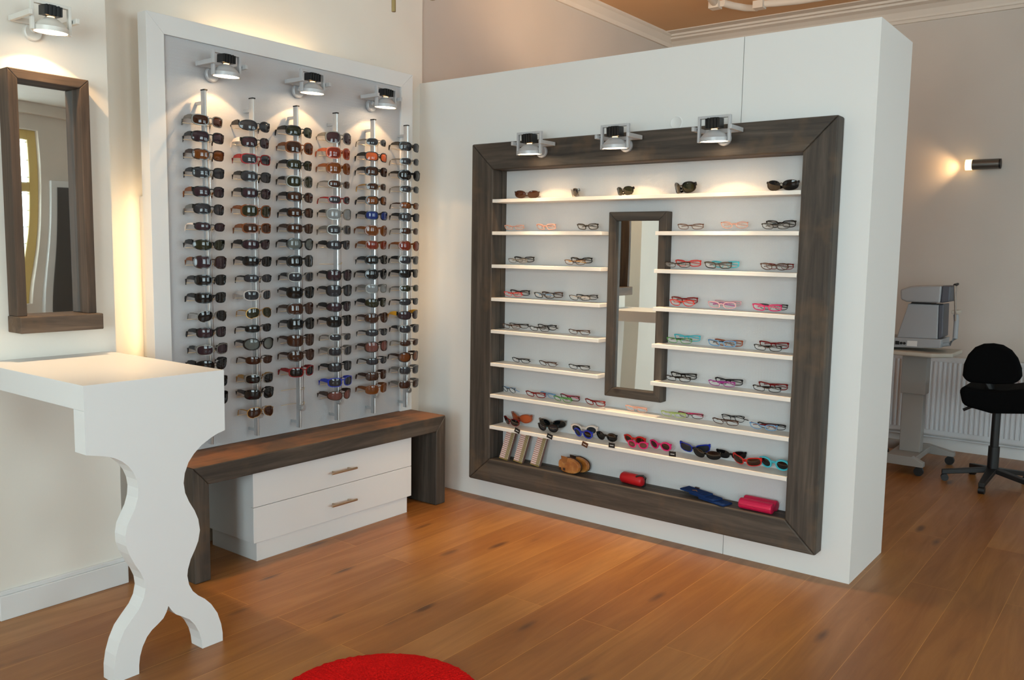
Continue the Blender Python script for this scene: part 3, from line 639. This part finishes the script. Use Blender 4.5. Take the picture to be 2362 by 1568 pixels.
# small mirror between the shelves
cm = empty('niche_mirror', (1.3944, YN, 1.2), 'narrow wood framed mirror hanging between the short white shelves', 'mirror'); Om = Vector((1.3944, YN, 1.2))
ax0, ax1, az0, az1, s2 = 1.2243, 1.5645, 0.7273, 1.7098, .0455
for q, M in (([(ax0, az0), (ax0 + s2, az0 + s2), (ax0 + s2, az1 - s2), (ax0, az1)], WMZ), ([(ax1, az0), (ax1 - s2, az0 + s2), (ax1 - s2, az1 - s2), (ax1, az1)], WMZ), ([(ax0, az1), (ax0 + s2, az1 - s2), (ax1 - s2, az1 - s2), (ax1, az1)], WX), ([(ax0, az0), (ax0 + s2, az0 + s2), (ax1 - s2, az0 + s2), (ax1, az0)], WMY)):
    obj('frame_member', loc_(prism(B(), [(x, -.02, z) for x, z in q], (0, YN + .0195, 0)), Om), wood('m', 'z') if 0 else (WZ if M is WMZ else WX), cm, bev=.003)
mg = bx(-.128, .128, -.002, .002, -.452, .452)
obj('mirror_glass', mg, MIRROR, cm, loc=(0, -.028, .015), rot=(0, 0, math.radians(1.7)))

# ------------------------------------------------------------------ eyewear on the shelves
def sg(px, si, st, f_, l_, label, yd=.015, dz=0, tilt=-.5, rz=0, scale=1, tm=None, sun=False, grp=None):
    yd -= .05
    x = at(px, 600, 'y', yd)[0] if 0 else None
    z = SZ[si]; p = at(px, 500, 'y', yd)
    # solve for x at this height so the pair sits on its shelf
    for _ in range(3):
        d = p; lo, hi = 200, 1300
        for _k in range(22):
            mid = (lo + hi) / 2
            if at(px, mid, 'y', yd).z > z + .015: lo = mid
            else: hi = mid
        p = at(px, mid, 'y', yd)
    h = STY[st][1] * scale / 2 + STY[st][3]
    zc_ = z + h * math.cos(tilt) + .004 + dz + (.006 if abs(tilt) > .3 else 0)
    glasses('sunglasses' if sun else 'eyeglasses', st, 'folded', FR[f_], LENS[l_] if l_ else CLEAR, (p.x, yd, zc_), (tilt, 0, PI + rz), label, grp or ('children and sport sunglasses on the lowest shelf' if si == 7 else 'sunglasses on the topmost shelf' if si == 0 else 'eyeglasses on the white shelves'), scale, FR[tm] if tm else None)
# top shelf
for px, st, f_, l_, rz, sc, lab in ((1215, 'w', 'd', 'B', .5, .88, 'small dark brown wraparound sunglasses, leftmost on the topmost shelf'), (1321, 'w', 'g', 'G', -.75, .9, 'grey wraparound sunglasses turned sideways, second on the topmost shelf'),
        (1437, 'w', 'k', 'V', -.45, .92, 'black sunglasses with olive lenses, middle of the topmost shelf'), (1571, 'O', 'k', 'V', -.45, .95, 'black round-lensed sunglasses, fourth on the topmost shelf'), (1802, 'w', 'k', 'K', -.1, .98, 'large black wraparound sunglasses at right end of the topmost shelf')):
    sg(px, 0, st, f_, l_, lab, .02, tilt=-.25, rz=rz, scale=sc, sun=True)
SH = [  # px, shelf, style, frame, label, depth, dz, temple, rz
 (1185,1,'n','s','salmon thin-rimmed glasses, leftmost on the second shelf',0,.0,None,0),(1258,1,'r','s','coral pink glasses, second on the second shelf',.01,0,None,-.1),(1354,1,'r','k','black rectangular glasses just left of the small mirror, second shelf',.01,0,None,-.05),
 (1592,1,'n','z','brown thin-rimmed glasses, first right of the mirror on second shelf',.01,0,None,0),(1693,1,'o','s','pale tan rimmed glasses, middle of the second shelf right part',.02,.004,None,.1),(1800,1,'r','h','dark rectangular glasses behind another pair, right end of second shelf',.03,.008,None,0),(1788,1,'n','k','black narrow glasses in front, right end of second shelf',-.005,0,None,0),
 (1193,2,'n','g','grey metal glasses in front, leftmost on the third shelf',-.005,0,None,0),(1208,2,'r','h','dark metal glasses behind, leftmost on the third shelf',.03,.006,None,0),(1325,2,'n','z','brown glasses with yellow arms, left of mirror on third shelf',-.005,0,'y',0),(1340,2,'r','k','black glasses standing behind yellow-armed ones on third shelf',.035,.008,None,0),
 (1562,2,'n','k','black narrow glasses, first right of mirror on third shelf',-.005,0,None,.05),(1586,2,'r','x','bright red glasses behind a black pair on the third shelf',.03,.006,None,0),(1655,2,'r','k','black glasses, middle of the third shelf right part',-.0,0,None,0),(1672,2,'r','t','teal-edged glasses behind black pair on the third shelf',.035,.004,None,0),(1785,2,'o','z','brown oval glasses, right end of third shelf in front',-.0,0,None,0),(1797,2,'n','r','dark red glasses standing behind, right end of third shelf',.035,.003,None,0),
 (1182,3,'n','x','red-armed glasses in front, leftmost on the fourth shelf',-.005,0,'x',0),(1198,3,'r','h','dark glasses behind red-armed pair, left end of fourth shelf',.03,.006,None,0),(1254,3,'r','k','black glasses with blue arms, second group on the fourth shelf',-.005,0,'l',0),(1273,3,'r','z','brown glasses behind blue-armed pair on the fourth shelf',.035,.004,None,0),(1336,3,'n','k','black glasses with white arms, left of mirror on fourth shelf',-.01,0,'w',0),(1353,3,'n','h','dark metal glasses behind white-armed pair on fourth shelf',.03,.004,None,0),
 (1572,3,'o','x','red glasses in front, right of the mirror on fourth shelf',-.005,0,None,-.05),(1578,3,'r','r','dark red thick glasses behind, right of mirror on fourth shelf',.03,.012,None,0),(1664,3,'r','q','pale pink glasses in front, middle right part of fourth shelf',-.005,0,'m',0),(1678,3,'n','q','pale pink thin glasses behind, middle right part of fourth shelf',.03,.010,None,0),(1768,3,'r','p','hot pink glasses in front, right end of the fourth shelf',-.005,0,None,0),(1783,3,'n','h','dark metal glasses behind hot pink pair on fourth shelf',.03,.004,None,0),
 (1178,4,'n','z','brown metal glasses in front, leftmost on the fifth shelf',-.0,0,None,0),(1196,4,'n','h','dark metal glasses behind, leftmost on the fifth shelf',.035,.004,None,0),(1243,4,'n','h','dark metal glasses in front, second group on fifth shelf',-.005,0,None,0),(1261,4,'o','h','dark oval glasses behind, second group on fifth shelf',.035,.006,None,0),(1335,4,'n','z','brown narrow glasses left of the mirror on the fifth shelf',-.0,0,None,0),
 (1566,4,'n','e','green and black glasses in front, right of mirror on fifth shelf',-.01,0,'k',0),(1584,4,'r','t','teal glasses behind a green pair on the fifth shelf',.03,.010,None,0),(1664,4,'r','l','light blue glasses with black arms, middle right of fifth shelf',-.0,0,'k',0),(1680,4,'r','c','orange-brown glasses behind light blue pair on fifth shelf',.03,.002,None,0),(1770,4,'n','k','black glasses in front, right end of the fifth shelf',-.01,0,None,0),(1784,4,'r','r','dark red glasses behind black pair, right end of fifth shelf',.025,.010,None,0),
 (1200,5,'n','h','thin dark metal glasses, leftmost on the sixth shelf',.01,0,None,-.1),(1262,5,'n','z','thin brown glasses with arms folded forward on the sixth shelf',.0,0,None,-.2),(1335,5,'n','k','thin black glasses left of the mirror on the sixth shelf',-.0,0,None,0),
 (1563,5,'n','h','dark narrow glasses in front, right of mirror on sixth shelf',-.01,0,None,0),(1576,5,'r','k','black rectangular glasses behind, right of mirror on sixth shelf',.025,.010,None,0),(1664,5,'n','m','magenta-armed glasses in front, middle right of sixth shelf',-.01,0,'m',0),(1680,5,'r','k','black glasses behind magenta-armed pair on sixth shelf',.025,.006,None,0),(1768,5,'n','k','black glasses lying in front, right end of sixth shelf',-.012,0,None,0),(1782,5,'r','r','crimson glasses behind black pair, right end of sixth shelf',.025,.008,None,0),
 (1173,6,'c','h','round dark metal glasses, leftmost on shelf below the mirror',.015,.002,'l',-.2),(1234,6,'r','r','dark red glasses second from left on shelf below the mirror',-.005,0,None,0),(1262,6,'n','l','light blue thin glasses behind dark red pair below the mirror',.04,.0,None,-.3),(1313,6,'r','z','brown glasses with pink arms on the shelf below mirror',.02,.004,'p',-.1),(1296,6,'n','e','green thin glasses lying in front of the pink-armed pair',-.022,0,None,-.2),(1371,6,'r','r','wine red glasses directly left below the small mirror',-.0,0,None,-.15),(1466,6,'n','s','coral thin glasses shining under the lamp below the mirror',.0,0,None,-.1),
 (1552,6,'n','i','lime green thin glasses on the shelf below the mirror',-.01,0,None,0),(1592,6,'n','z','thin brown glasses with pink arms beside the lime pair',.02,.002,'p',0),(1690,6,'c','h','round black-rimmed glasses standing behind a brown pair below',.03,.012,None,0),(1672,6,'n','z','brown thin glasses in front of the round black pair',-.012,0,None,0),(1760,6,'o','l','blue oval glasses with red arms, right end below the mirror',-.008,0,'r',0),(1779,6,'n','h','dark thin glasses behind blue pair at right end',.03,.002,None,0)]
for px, si, st, f_, lab, yd, dz, tmc, rz in SH:
    sg(px, si, st, f_, None, lab, yd, dz, tilt=-.55, rz=rz + random.uniform(-.05, .05), scale=.97 if px > 1500 else .95, tm=tmc)
K8 = [(1176,'w','r','K','red-brown sunglasses in front, leftmost on the lowest shelf',.0,0,-.3,.95,None),(1197,'O','c','O','orange sunglasses behind, leftmost on the lowest shelf',.045,.012,-.1,.95,None),
 (1272,'w','g','K','large dark shield sunglasses, second group on the lowest shelf',.04,.016,.2,1.05,None),(1262,'k','h','G','small silver-grey sunglasses with turquoise arms on lowest shelf',-.002,0,0,.95,'t'),
 (1346,'k','w','G','white round kids sunglasses behind a blue pair',.04,.010,.2,1.1,None),(1343,'k','u','K','blue kids sunglasses with turquoise arms in front of white pair',.0,0,-.2,.95,'t'),(1397,'k','k','K','black kids sunglasses with hanging black tag on lowest shelf',.015,0,-.1,.95,None),
 (1462,'k','x','B','bright red round kids sunglasses on the lowest shelf',.025,.006,-.1,.95,None),(1470,'k','p','T','pink sunglasses lying before the bright red round pair',-.015,-.004,.1,.8,None),(1521,'k','p','B','hot pink round kids sunglasses, middle of the lowest shelf',.02,0,-.2,.95,None),
 (1600,'R','u','G','blue and black sunglasses standing behind a black wraparound pair',.045,.008,.2,.95,'k'),(1627,'w','k','K','black wraparound sunglasses in front of the blue pair',-.0,0,-.1,.98,None),(1685,'w','k','K','black sunglasses behind the red pair on the lowest shelf',.045,.008,.2,.92,None),(1718,'R','x','B','red sunglasses, second from right on the lowest shelf',-.0,0,-.1,.92,None),
 (1784,'k','t','K','turquoise kids sunglasses at right end of the lowest shelf',.01,.004,-.15,1.08,None)]
for px, st, f_, l_, lab, yd, dz, rz, sc, tmc in K8: sg(px, 7, st, f_, l_, lab, yd, dz, tilt=-.35, rz=rz, scale=sc, tm=tmc, sun=True)
# hanging card tags
for px, py, rr, lab, M in ((1193, 993, .3, 'black card tag on the leftmost sunglasses of lowest shelf', TAGK), (1268, 1006, .25, 'black card tag under the silver-grey sunglasses', TAGK), (1349, 1025, .3, 'brown card tag hanging over shelf edge below blue sunglasses', mat('brown_card', (84, 48, 26), .5)), (1411, 1027, 0, 'black card tag below the black kids sunglasses', TAGK), (1551, 1047, -.05, 'black card tag lying right of the hot pink sunglasses', TAGK)):
    p = at(px, py, 'y', Y0 - .004); 
    b_ = box(B(), -.019, .019, -.0006, .0006, -.013, .013, Matrix.Rotation(rr, 4, 'Y'))
    o = obj('card_tag', b_, M, loc=p); tag(o, lab, 'tag', 'card tags on the lowest shelf')
    obj('printed_line', box(B(), -.011, .011, -.0009, -.0006, -.002, .001, Matrix.Rotation(rr, 4, 'Y')), LABELW, o)
    obj('string', tube(B(), [(0, 0, .012), (.008, .01, .03)], .0005, 5), TAGK, o)

# ------------------------------------------------------------------ cases on the bottom ledge
zl = iz0
def xat(px, py, yd): return at(px, py, 'y', yd - .05).x
for i, (px, lab) in enumerate(((1168, 'leftmost'), (1201, 'middle'), (1240, 'right'))):
    x = xat(px, 1035, .03)
    r = empty('glasses_case', (x, -.042, zl + .002), 'slim striped multicolour glasses case leaning at the back, %s of three' % lab, 'glasses case', 'striped cases leaning in the niche')
    r.rotation_euler = (-.28, .12, .0)
    obj('body', bx(-.032, .032, -.008, .008, .002, .165), STRIPE, r, bev=.003)
    obj('side_strip', bx(.0325, .034, -.0085, .0085, .002, .165), mat('case_edge', (120, 90, 80), .5), r)
    obj('bottom_cap', bx(-.032, .032, -.0085, .0085, -.001, .0015), mat('case_yellow', (190, 160, 70), .5), r)
def blob(w, h, d, M, name, parent, y0, ex=2.6, bev=.006):
    P = []
    for i in range(28):
        a = 2 * PI * i / 28; ca, sa = math.cos(a), math.sin(a)
        x = math.copysign(abs(ca) ** (2 / ex), ca) * w / 2; z = math.copysign(abs(sa) ** (2 / ex), sa) * h / 2
        if z > 0: z *= 1 - .22 * (x / w * 2) * 1 if x > 0 else 1 - .10 * math.sin(-x / w * PI)
        P.append((x, y0, z + h / 2))
    return obj(name, prism(B(), P, (0, d, 0)), M, parent, bev=bev, seg=3)
for px, yd, rz, lab, off in ((1334, .055, .12, 'brown leather bag-shaped glasses case standing behind the tan one', .0), (1314, -.0, .25, 'tan glossy leather bag-shaped glasses case on dark ledge', 0)):
    r = empty('leather_case', (xat(px, 1066, yd), yd - .05, zl + .001), lab, 'glasses case', 'bag-shaped leather cases', rz=-.12)
    blob(.148, .085, .026, LEATH, 'body', r, -.013)
    blob(.150, .087, .004, LEATHD, 'back_edge', r, .0135, bev=.001)
    f = B(); prism(f, [(-.052, -.0145, .092), (-.005, -.0145, .090), (-.010, -.0145, .060), (-.030, -.0145, .052), (-.048, -.0145, .062)], (0, .0012, 0)); obj('flap', f, LEATHD if yd > .03 else mat('case_flap', (150, 92, 40), .3), r)
    f = B(); box(f, -.066, -.05, -.0148, -.0135, .010, .024); box(f, -.036, -.02, -.0148, -.0135, .012, .026); obj('stitched_patches', f, LEATHD, r)
r = empty('cylinder_case', (xat(1460, 1096, .02), -.03, zl + .031), 'red cylindrical glasses case with black strap lying on ledge', 'glasses case', rz=-.12)
obj('body', tube(B(), [(-.075, 0, 0), (-.072, 0, 0), (-.06, 0, 0), (.055, 0, 0), (.066, 0, 0), (.069, 0, 0)], [.012, .022, .03, .03, .024, .012], 24), REDC, r, smooth=True)
f = B(); tube(f, [(.034, -.02, .024), (.05, -.012, .030), (.066, 0, .030), (.078, .004, .02), (.078, .004, -.02), (.06, 0, -.029)], .006, 6); obj('strap', f, TAGK, r, smooth=True)
for i, (px, lab, dz, yd) in enumerate(((1606, 'topmost and leftmost of the overlapping three', .022, .03), (1628, 'middle of the overlapping three', .012, .02), (1650, 'lowest and rightmost of the overlapping three', .001, .008))):
    r = empty('denim_pouch', (xat(px, 1140, yd), yd - .05, zl + dz), 'flat blue denim glasses pouch, ' + lab, 'pouch', 'denim pouches on the ledge', rz=-.25)
    b_ = bx(-.078, .078, -.036, .036, 0, .010); 
    for v in b_.verts: v.co.z += .004 if v.co.x < 0 else 0
    obj('body', b_, DENIM, r, bev=.003)
    obj('pocket', bx(-.03, .05, -.028, .0, .0102, .0135), DENIM, r, bev=.001)
    f = B(); tube(f, [(-.01, -.02, .015), (.005, -.005, .015), (.02, -.02, .015)], .0012, 5); obj('stitching', f, LEATH, r)
    obj('flap_tab', bx(-.035, -.012, .030, .038, .0102, .018), LEATHD, r)
for px, yd, lab in ((1755, .055, 'pink crocodile-pattern glasses case, rear of the two'), (1745, -.002, 'pink crocodile-pattern glasses case, front of the two')):
    x = xat(px, 1155, yd)
    r = empty('pink_case', (x, yd - .05, zl + .001), lab, 'glasses case', 'pink cases at the right end of ledge', rz=-.03)
    P = [(-.083, 0 + .0275 * math.cos(a) , .026 + .026 * math.sin(a)) for a in [2 * PI * k / 16 for k in range(16)]]
    P = [(x_, y_, max(z_, .0)) for x_, y_, z_ in P]
    obj('body', prism(B(), P, (.166, 0, 0)), PINKC, r, bev=.006)
    obj('lid_seam', bx(-.0835, .0835, -.0282, -.0276, .025, .0262), mat('seam', (120, 10, 40), .6), r)

# ------------------------------------------------------------------ rug
rc = Vector((1.755, -2.21, 0)); a, b, c = [at(x, y, 'z', .02) for x, y in ((667, 1568), (1100, 1568), (880, 1504))]
def circ(p, q, s):
    ax, ay, bx_, by, cx_, cy_ = p.x, p.y, q.x, q.y, s.x, s.y; d = 2 * (ax * (by - cy_) + bx_ * (cy_ - ay) + cx_ * (ay - by))
    ux = ((ax**2 + ay**2) * (by - cy_) + (bx_**2 + by**2) * (cy_ - ay) + (cx_**2 + cy_**2) * (ay - by)) / d
    uy = ((ax**2 + ay**2) * (cx_ - bx_) + (bx_**2 + by**2) * (ax - cx_) + (cx_**2 + cy_**2) * (bx_ - ax)) / d
    return Vector((ux, uy, 0)), (Vector((ux, uy, 0)) - Vector((p.x, p.y, 0))).length
rc, rr = circ(a, b, c)
bm = B(); rings = []
for r_, z in ((0.01, .022), (rr * .3, .022), (rr * .6, .023), (rr * .85, .022), (rr * .94, .021), (rr * .985, .018), (rr, .010), (rr * .99, .001)):
    rings.append([bm.verts.new(((r_ + (random.uniform(-.003, .003) if r_ > rr * .9 else 0)) * math.cos(2 * PI * k / 240), (r_ + (random.uniform(-.003, .003) if r_ > rr * .9 else 0)) * math.sin(2 * PI * k / 240), z + (random.uniform(-.0015, .0015) if z > .005 else 0))) for k in range(240)])
for i in range(len(rings) - 1):
    for k in range(240): bm.faces.new((rings[i][k], rings[i][(k + 1) % 240], rings[i + 1][(k + 1) % 240], rings[i + 1][k]))
bm.faces.new(rings[0]); bm.faces.new(rings[-1][::-1])
o = obj('round_rug', bm, RUG, loc=(rc.x, rc.y, 0)); tag(o, 'round red deep-pile rug on the oak floor', 'rug')

# ------------------------------------------------------------------ far corner: radiator, instrument, chair
bm = B(); rx0, rx1, rz0, rz1, ry = 1.2, 3.6, .125, .735, YF - .10
box(bm, rx0, rx1, ry, ry + .05, rz0, rz1); box(bm, rx0, rx1, ry - .003, ry, rz1 - .035, rz1); box(bm, rx0, rx1, ry - .003, ry, rz0, rz0 + .03)
r = empty('radiator', (2.4, YF, rz0), 'long white ribbed panel radiator under the far wall', 'radiator'); Or = Vector((2.4, YF, rz0))
obj('panel', loc_(bm, Or), RADI, r)
bm = B(); k = rx0 + .02
while k < rx1 - .02: prism(bm, [(k - .011, ry, rz0 + .035), (k - .006, ry - .008, rz0 + .035), (k + .006, ry - .008, rz0 + .035), (k + .011, ry, rz0 + .035)], (0, 0, rz1 - rz0 - .075)); k += .034
obj('ribs', loc_(bm, Or), RADI, r); obj('feed_pipe', loc_(tube(B(), [(rx0, ry + .02, .100), (rx1, ry + .02, .100)], .008, 8), Or), RADI, r, smooth=True)
obj('brackets', loc_(box(box(B(), 1.5, 1.53, ry + .05, YF, .3, .6), 3.2, 3.23, ry + .05, YF, .3, .6), Or), RADI, r)

YT = 2.55
def T(px, py): return at(px, py, 'y', YT)
tt = empty('instrument_table', (2.22, YT, 0), 'grey height-adjustable instrument table on wheels beside the radiator', 'table'); Ot = Vector((2.22, YT, 0))
zt = T(2140, 808).z
q = [(1.75, 2.35), (2.36, 2.35), (2.47, 2.46), (2.47, 2.80), (1.75, 2.80)]
obj('table_top', loc_(prism(B(), [(x, y, zt - .03) for x, y in q], (0, 0, .03)), Ot), DESKT, tt, bev=.01, seg=3)
x0, x1 = T(2086, 830).x, T(2136, 830).x; zm = T(2100, 905).z
obj('upper_column', loc_(bx(x0, x1 + .02, YT - .06, YT + .06, zm, zt - .0305), Ot), STEEL, tt, bev=.003)
obj('lower_column', loc_(bx(x0 + .012, x1 + .008, YT - .045, YT + .045, .125, zm), Ot), STEEL, tt, bev=.003)
obj('base_plate', loc_(bx(x0 - .03, x1 + .02, YT - .20, YT + .26, .085, .125), Ot), STEEL, tt, bev=.004)
for yy, xe in ((YT - .22, 2.36), (YT + .28, 2.46)):
    f = B(); prism(f, [(1.95, yy - .03, .065), (xe, yy - .03, .065), (xe, yy - .03, .095), (x1, yy - .03, .13), (1.95, yy - .03, .13)], (0, .06, 0)); obj('foot', loc_(f, Ot), STEEL, tt, bev=.003)
    for xx in (xe - .03, 1.98):
        cst = obj('caster', loc_(tube(B(), [(xx, yy - .014, .032), (xx, yy + .014, .032)], .031, 16), Ot), BLACKP, tt, smooth=True)
mi = empty('eye_instrument', (2.2, YT, zt), 'grey eye-measuring machine with chin rest on the instrument table', 'instrument'); Oi = Vector((2.2, YT, zt))
def poly(name, pxs, y0, y1, M, bev=.006):
    P = [at(px, py, 'y', y0) for px, py in pxs]; P = [(p.x, y0, max(p.z, zt + .001)) for p in P]
    return obj(name, loc_(prism(B(), P, (0, y1 - y0, 0)), Oi), M, mi, bev=bev, seg=3)
YI = YT - .10
poly('base', [(2020, 776), (2172, 783), (2168, 803.5), (2020, 800)], YI - .02, YI + .26, DESKG)
poly('body', [(2068, 778), (2095, 700), (2165, 703), (2162, 782)], YI, YI + .2, DESKG)
poly('body_end', [(2165.5, 703), (2177, 701), (2174, 777), (2163, 782)], YI + .005, YI + .19, DESKD)
poly('neck', [(2100, 699.5), (2104, 696), (2148, 698), (2148, 702)], YI + .01, YI + .18, BLACKP, .001)
poly('head', [(2076, 668), (2100, 660), (2172, 659), (2168, 699), (2090, 696), (2077, 690)], YI - .03, YI + .21, DESKG, .012)
poly('eyepiece_end', [(2173, 659), (2193, 660), (2190, 696), (2169, 699)], YI - .02, YI + .2, DESKD, .008)
poly('label_plate', [(2093, 785.5), (2116, 786.5), (2115, 799), (2091, 797.5)], YI - .0225, YI - .0215, LABELW, 0)
f = B()
for px, py, r_ in ((2079, 791, .009), (2086.5, 791.5, .009)): p = at(px, py, 'y', YI - .02); tube(f, [(p.x, YI - .028, p.z), (p.x, YI - .0205, p.z)], r_, 12)
p = at(2070, 790, 'y', YI - .02); box(f, p.x - .012, p.x + .012, YI - .028, YI - .0205, p.z - .012, p.z + .012)
obj('sockets', loc_(f, Oi), BLACKP, mi, smooth=False)
A_ = lambda px, py, y: at(px, py, 'y', y)
f = B(); tube(f, [A_(2172, 795, YI + .06), A_(2190, 793, YI + .06), A_(2203, 780, YI + .06), A_(2206, 740, YI + .06), A_(2205, 725, YI + .06)], .016, 10); obj('chin_rest_arm', loc_(f, Oi), DESKG, mi, smooth=True)
f = B(); 
for dy in (.0, .1): tube(f, [A_(2204 , 740, YI + dy), A_(2202 + dy * 30, 658, YI + dy)], .006, 8)
obj('headrest_posts', loc_(f, Oi), CHROME, mi, smooth=True)
f = B(); tube(f, [A_(2202, 657, YI), A_(2209, 655, YI + .05), A_(2206, 657, YI + .1)], .009, 8); obj('forehead_band', loc_(f, Oi), BLACKP, mi, smooth=True)
f = B(); p = A_(2206, 719, YI + .05); box(f, p.x - .022, p.x + .022, YI, YI + .1, p.z - .012, p.z + .012); obj('chin_cup', loc_(f, Oi), DESKT, mi, bev=.005)

hc = at(2290, 1080, 'z', .06); YC = hc.y - .25; hub = Vector((at(2291, 1060, 'y', YC).x, YC, 0))
ch = empty('swivel_chair', hub, 'black office swivel chair with rounded low backrest', 'chair')
def C(px, py, y=None): return at(px, py, 'y', y if y is not None else YC) - hub
yb = YC + .0
P = [(2219, 866), (2222, 840), (2232, 818), (2248, 801), (2268, 793), (2291, 792), (2313, 796), (2333, 808), (2347, 826), (2356, 850), (2357, 868), (2350, 880), (2335, 886), (2290, 887), (2235, 882), (2224, 876)]
f = B(); prism(f, [C(x, y, YC - .2) for x, y in P], (0, .05, 0)); obj('backrest', f, BLACKF, ch, bev=.02, seg=3)
f = B(); tube(f, [C(2283, 884, YC - .165), C(2283, 905, YC - .165), C(2286, 930, YC - .1), C(2292, 938, YC)], .03, 10); obj('back_bracket', f, BLACKP, ch, smooth=True)
sz = C(2285, 925).z
P = [(2210, 896), (2225, 891), (2262, 899), (2320, 902), (2362, 897), (2420, 897), (2440, 915), (2440, 945), (2362, 956), (2285, 955), (2250, 945), (2218, 935), (2214, 915)]
f = B(); prism(f, [C(x, y, YC - .24) for x, y in P], (0, .46, 0)); obj('seat', f, BLACKF, ch, bev=.03, seg=3)
f = B(); tube(f, [C(2222, 945, YC - .1), C(2240, 938, YC - .1), C(2270, 938, YC - .05)], .01, 8); obj('lever', f, BLACKP, ch, smooth=True)
zs_ = C(2290, 955).z
f = B(); tube(f, [(0, 0, .1), (0, 0, zs_ * .55)], .034, 14); tube(f, [(0, 0, zs_ * .5), (0, 0, zs_ + .02)], .026, 14); obj('gas_column', f, BLACKP, ch, smooth=True)
R5 = .30
for k in range(5):
    a = math.radians(-93 + 72 * k); d = Vector((math.cos(a), math.sin(a), 0)); s_ = Vector((-d.y, d.x, 0))
    f = B(); pp = [(d * .02 + s_ * .03, .12), (d * R5 + s_ * .018, .075), (d * R5 - s_ * .018, .075), (d * .02 - s_ * .03, .12)]
    prism(f, [p_ + Vector((0, 0, z)) for p_, z in pp], (0, 0, -.03)); leg = obj('base_leg', f, BLACKP, ch, bev=.004)
    c_ = d * (R5 - .02); obj('caster', tube(B(), [c_ - s_ * .018 + Vector((0, 0, .024)), c_ + s_ * .018 + Vector((0, 0, .024))], .0235, 14), BLACKP, leg, smooth=True)

# ------------------------------------------------------------------ things only seen in the mirrors
dd = empty('opposite_display', (XR - .12, 2.5, 0), 'dark display panel in white frame seen in the left mirror', 'display')
obj('frame', bx(.04, .12, -.57, .8, .4, 2.42), BOARD, dd, bev=.003); obj('panel', bx(.03, .0399, -.47, .7, .5, 2.32), DARKPAN, dd)
for k in range(2):
    obj('rod', tube(B(), [(.0, -.17 + .3 * k, .6), (0, -.17 + .3 * k, 2.0)], .006, 6), ALU, dd)
f = B()
for k in range(18): box(f, -.03, .03, -.24, -.10, 1.94 - k * .072, 1.955 - k * .072)
obj('eyewear_row', f, FR['d'], dd)
bm = B(); box(bm, XW, -.02, -4.2, -2.95, 0, 2.9); struct('wall_left_front', bm, PAINT, 'cream wall return left of the mirror wall')
# ceiling pendant whose tips hang into the top of the view
pc = at(946, -60, 'y', -1.5)
r = empty('pendant_lamp', (pc.x, pc.y, ZC), 'brass ceiling pendant whose tips just enter the top edge', 'lamp')
BR = mat('aged_brass', (160, 138, 92), .4, .6)
def Q(px, py): return at(px, py, 'y', -1.5) - Vector((pc.x, pc.y, ZC))
top_ = Vector((0, 0, 0)); 
obj('stem', tube(B(), [(0, 0, -.002), (0, 0, Q(946, -60).z)], .008, 8), BR, r, smooth=True)
obj('arm', tube(B(), [Q(946, -60), Q(925, -70), Q(908, -50), Q(908, 27)], .0085, 8), BR, r, smooth=True)
obj('arm', tube(B(), [Q(946, -60), Q(970, -70), Q(996, -60), Q(998, -1)], .012, 8), BR, r, smooth=True)
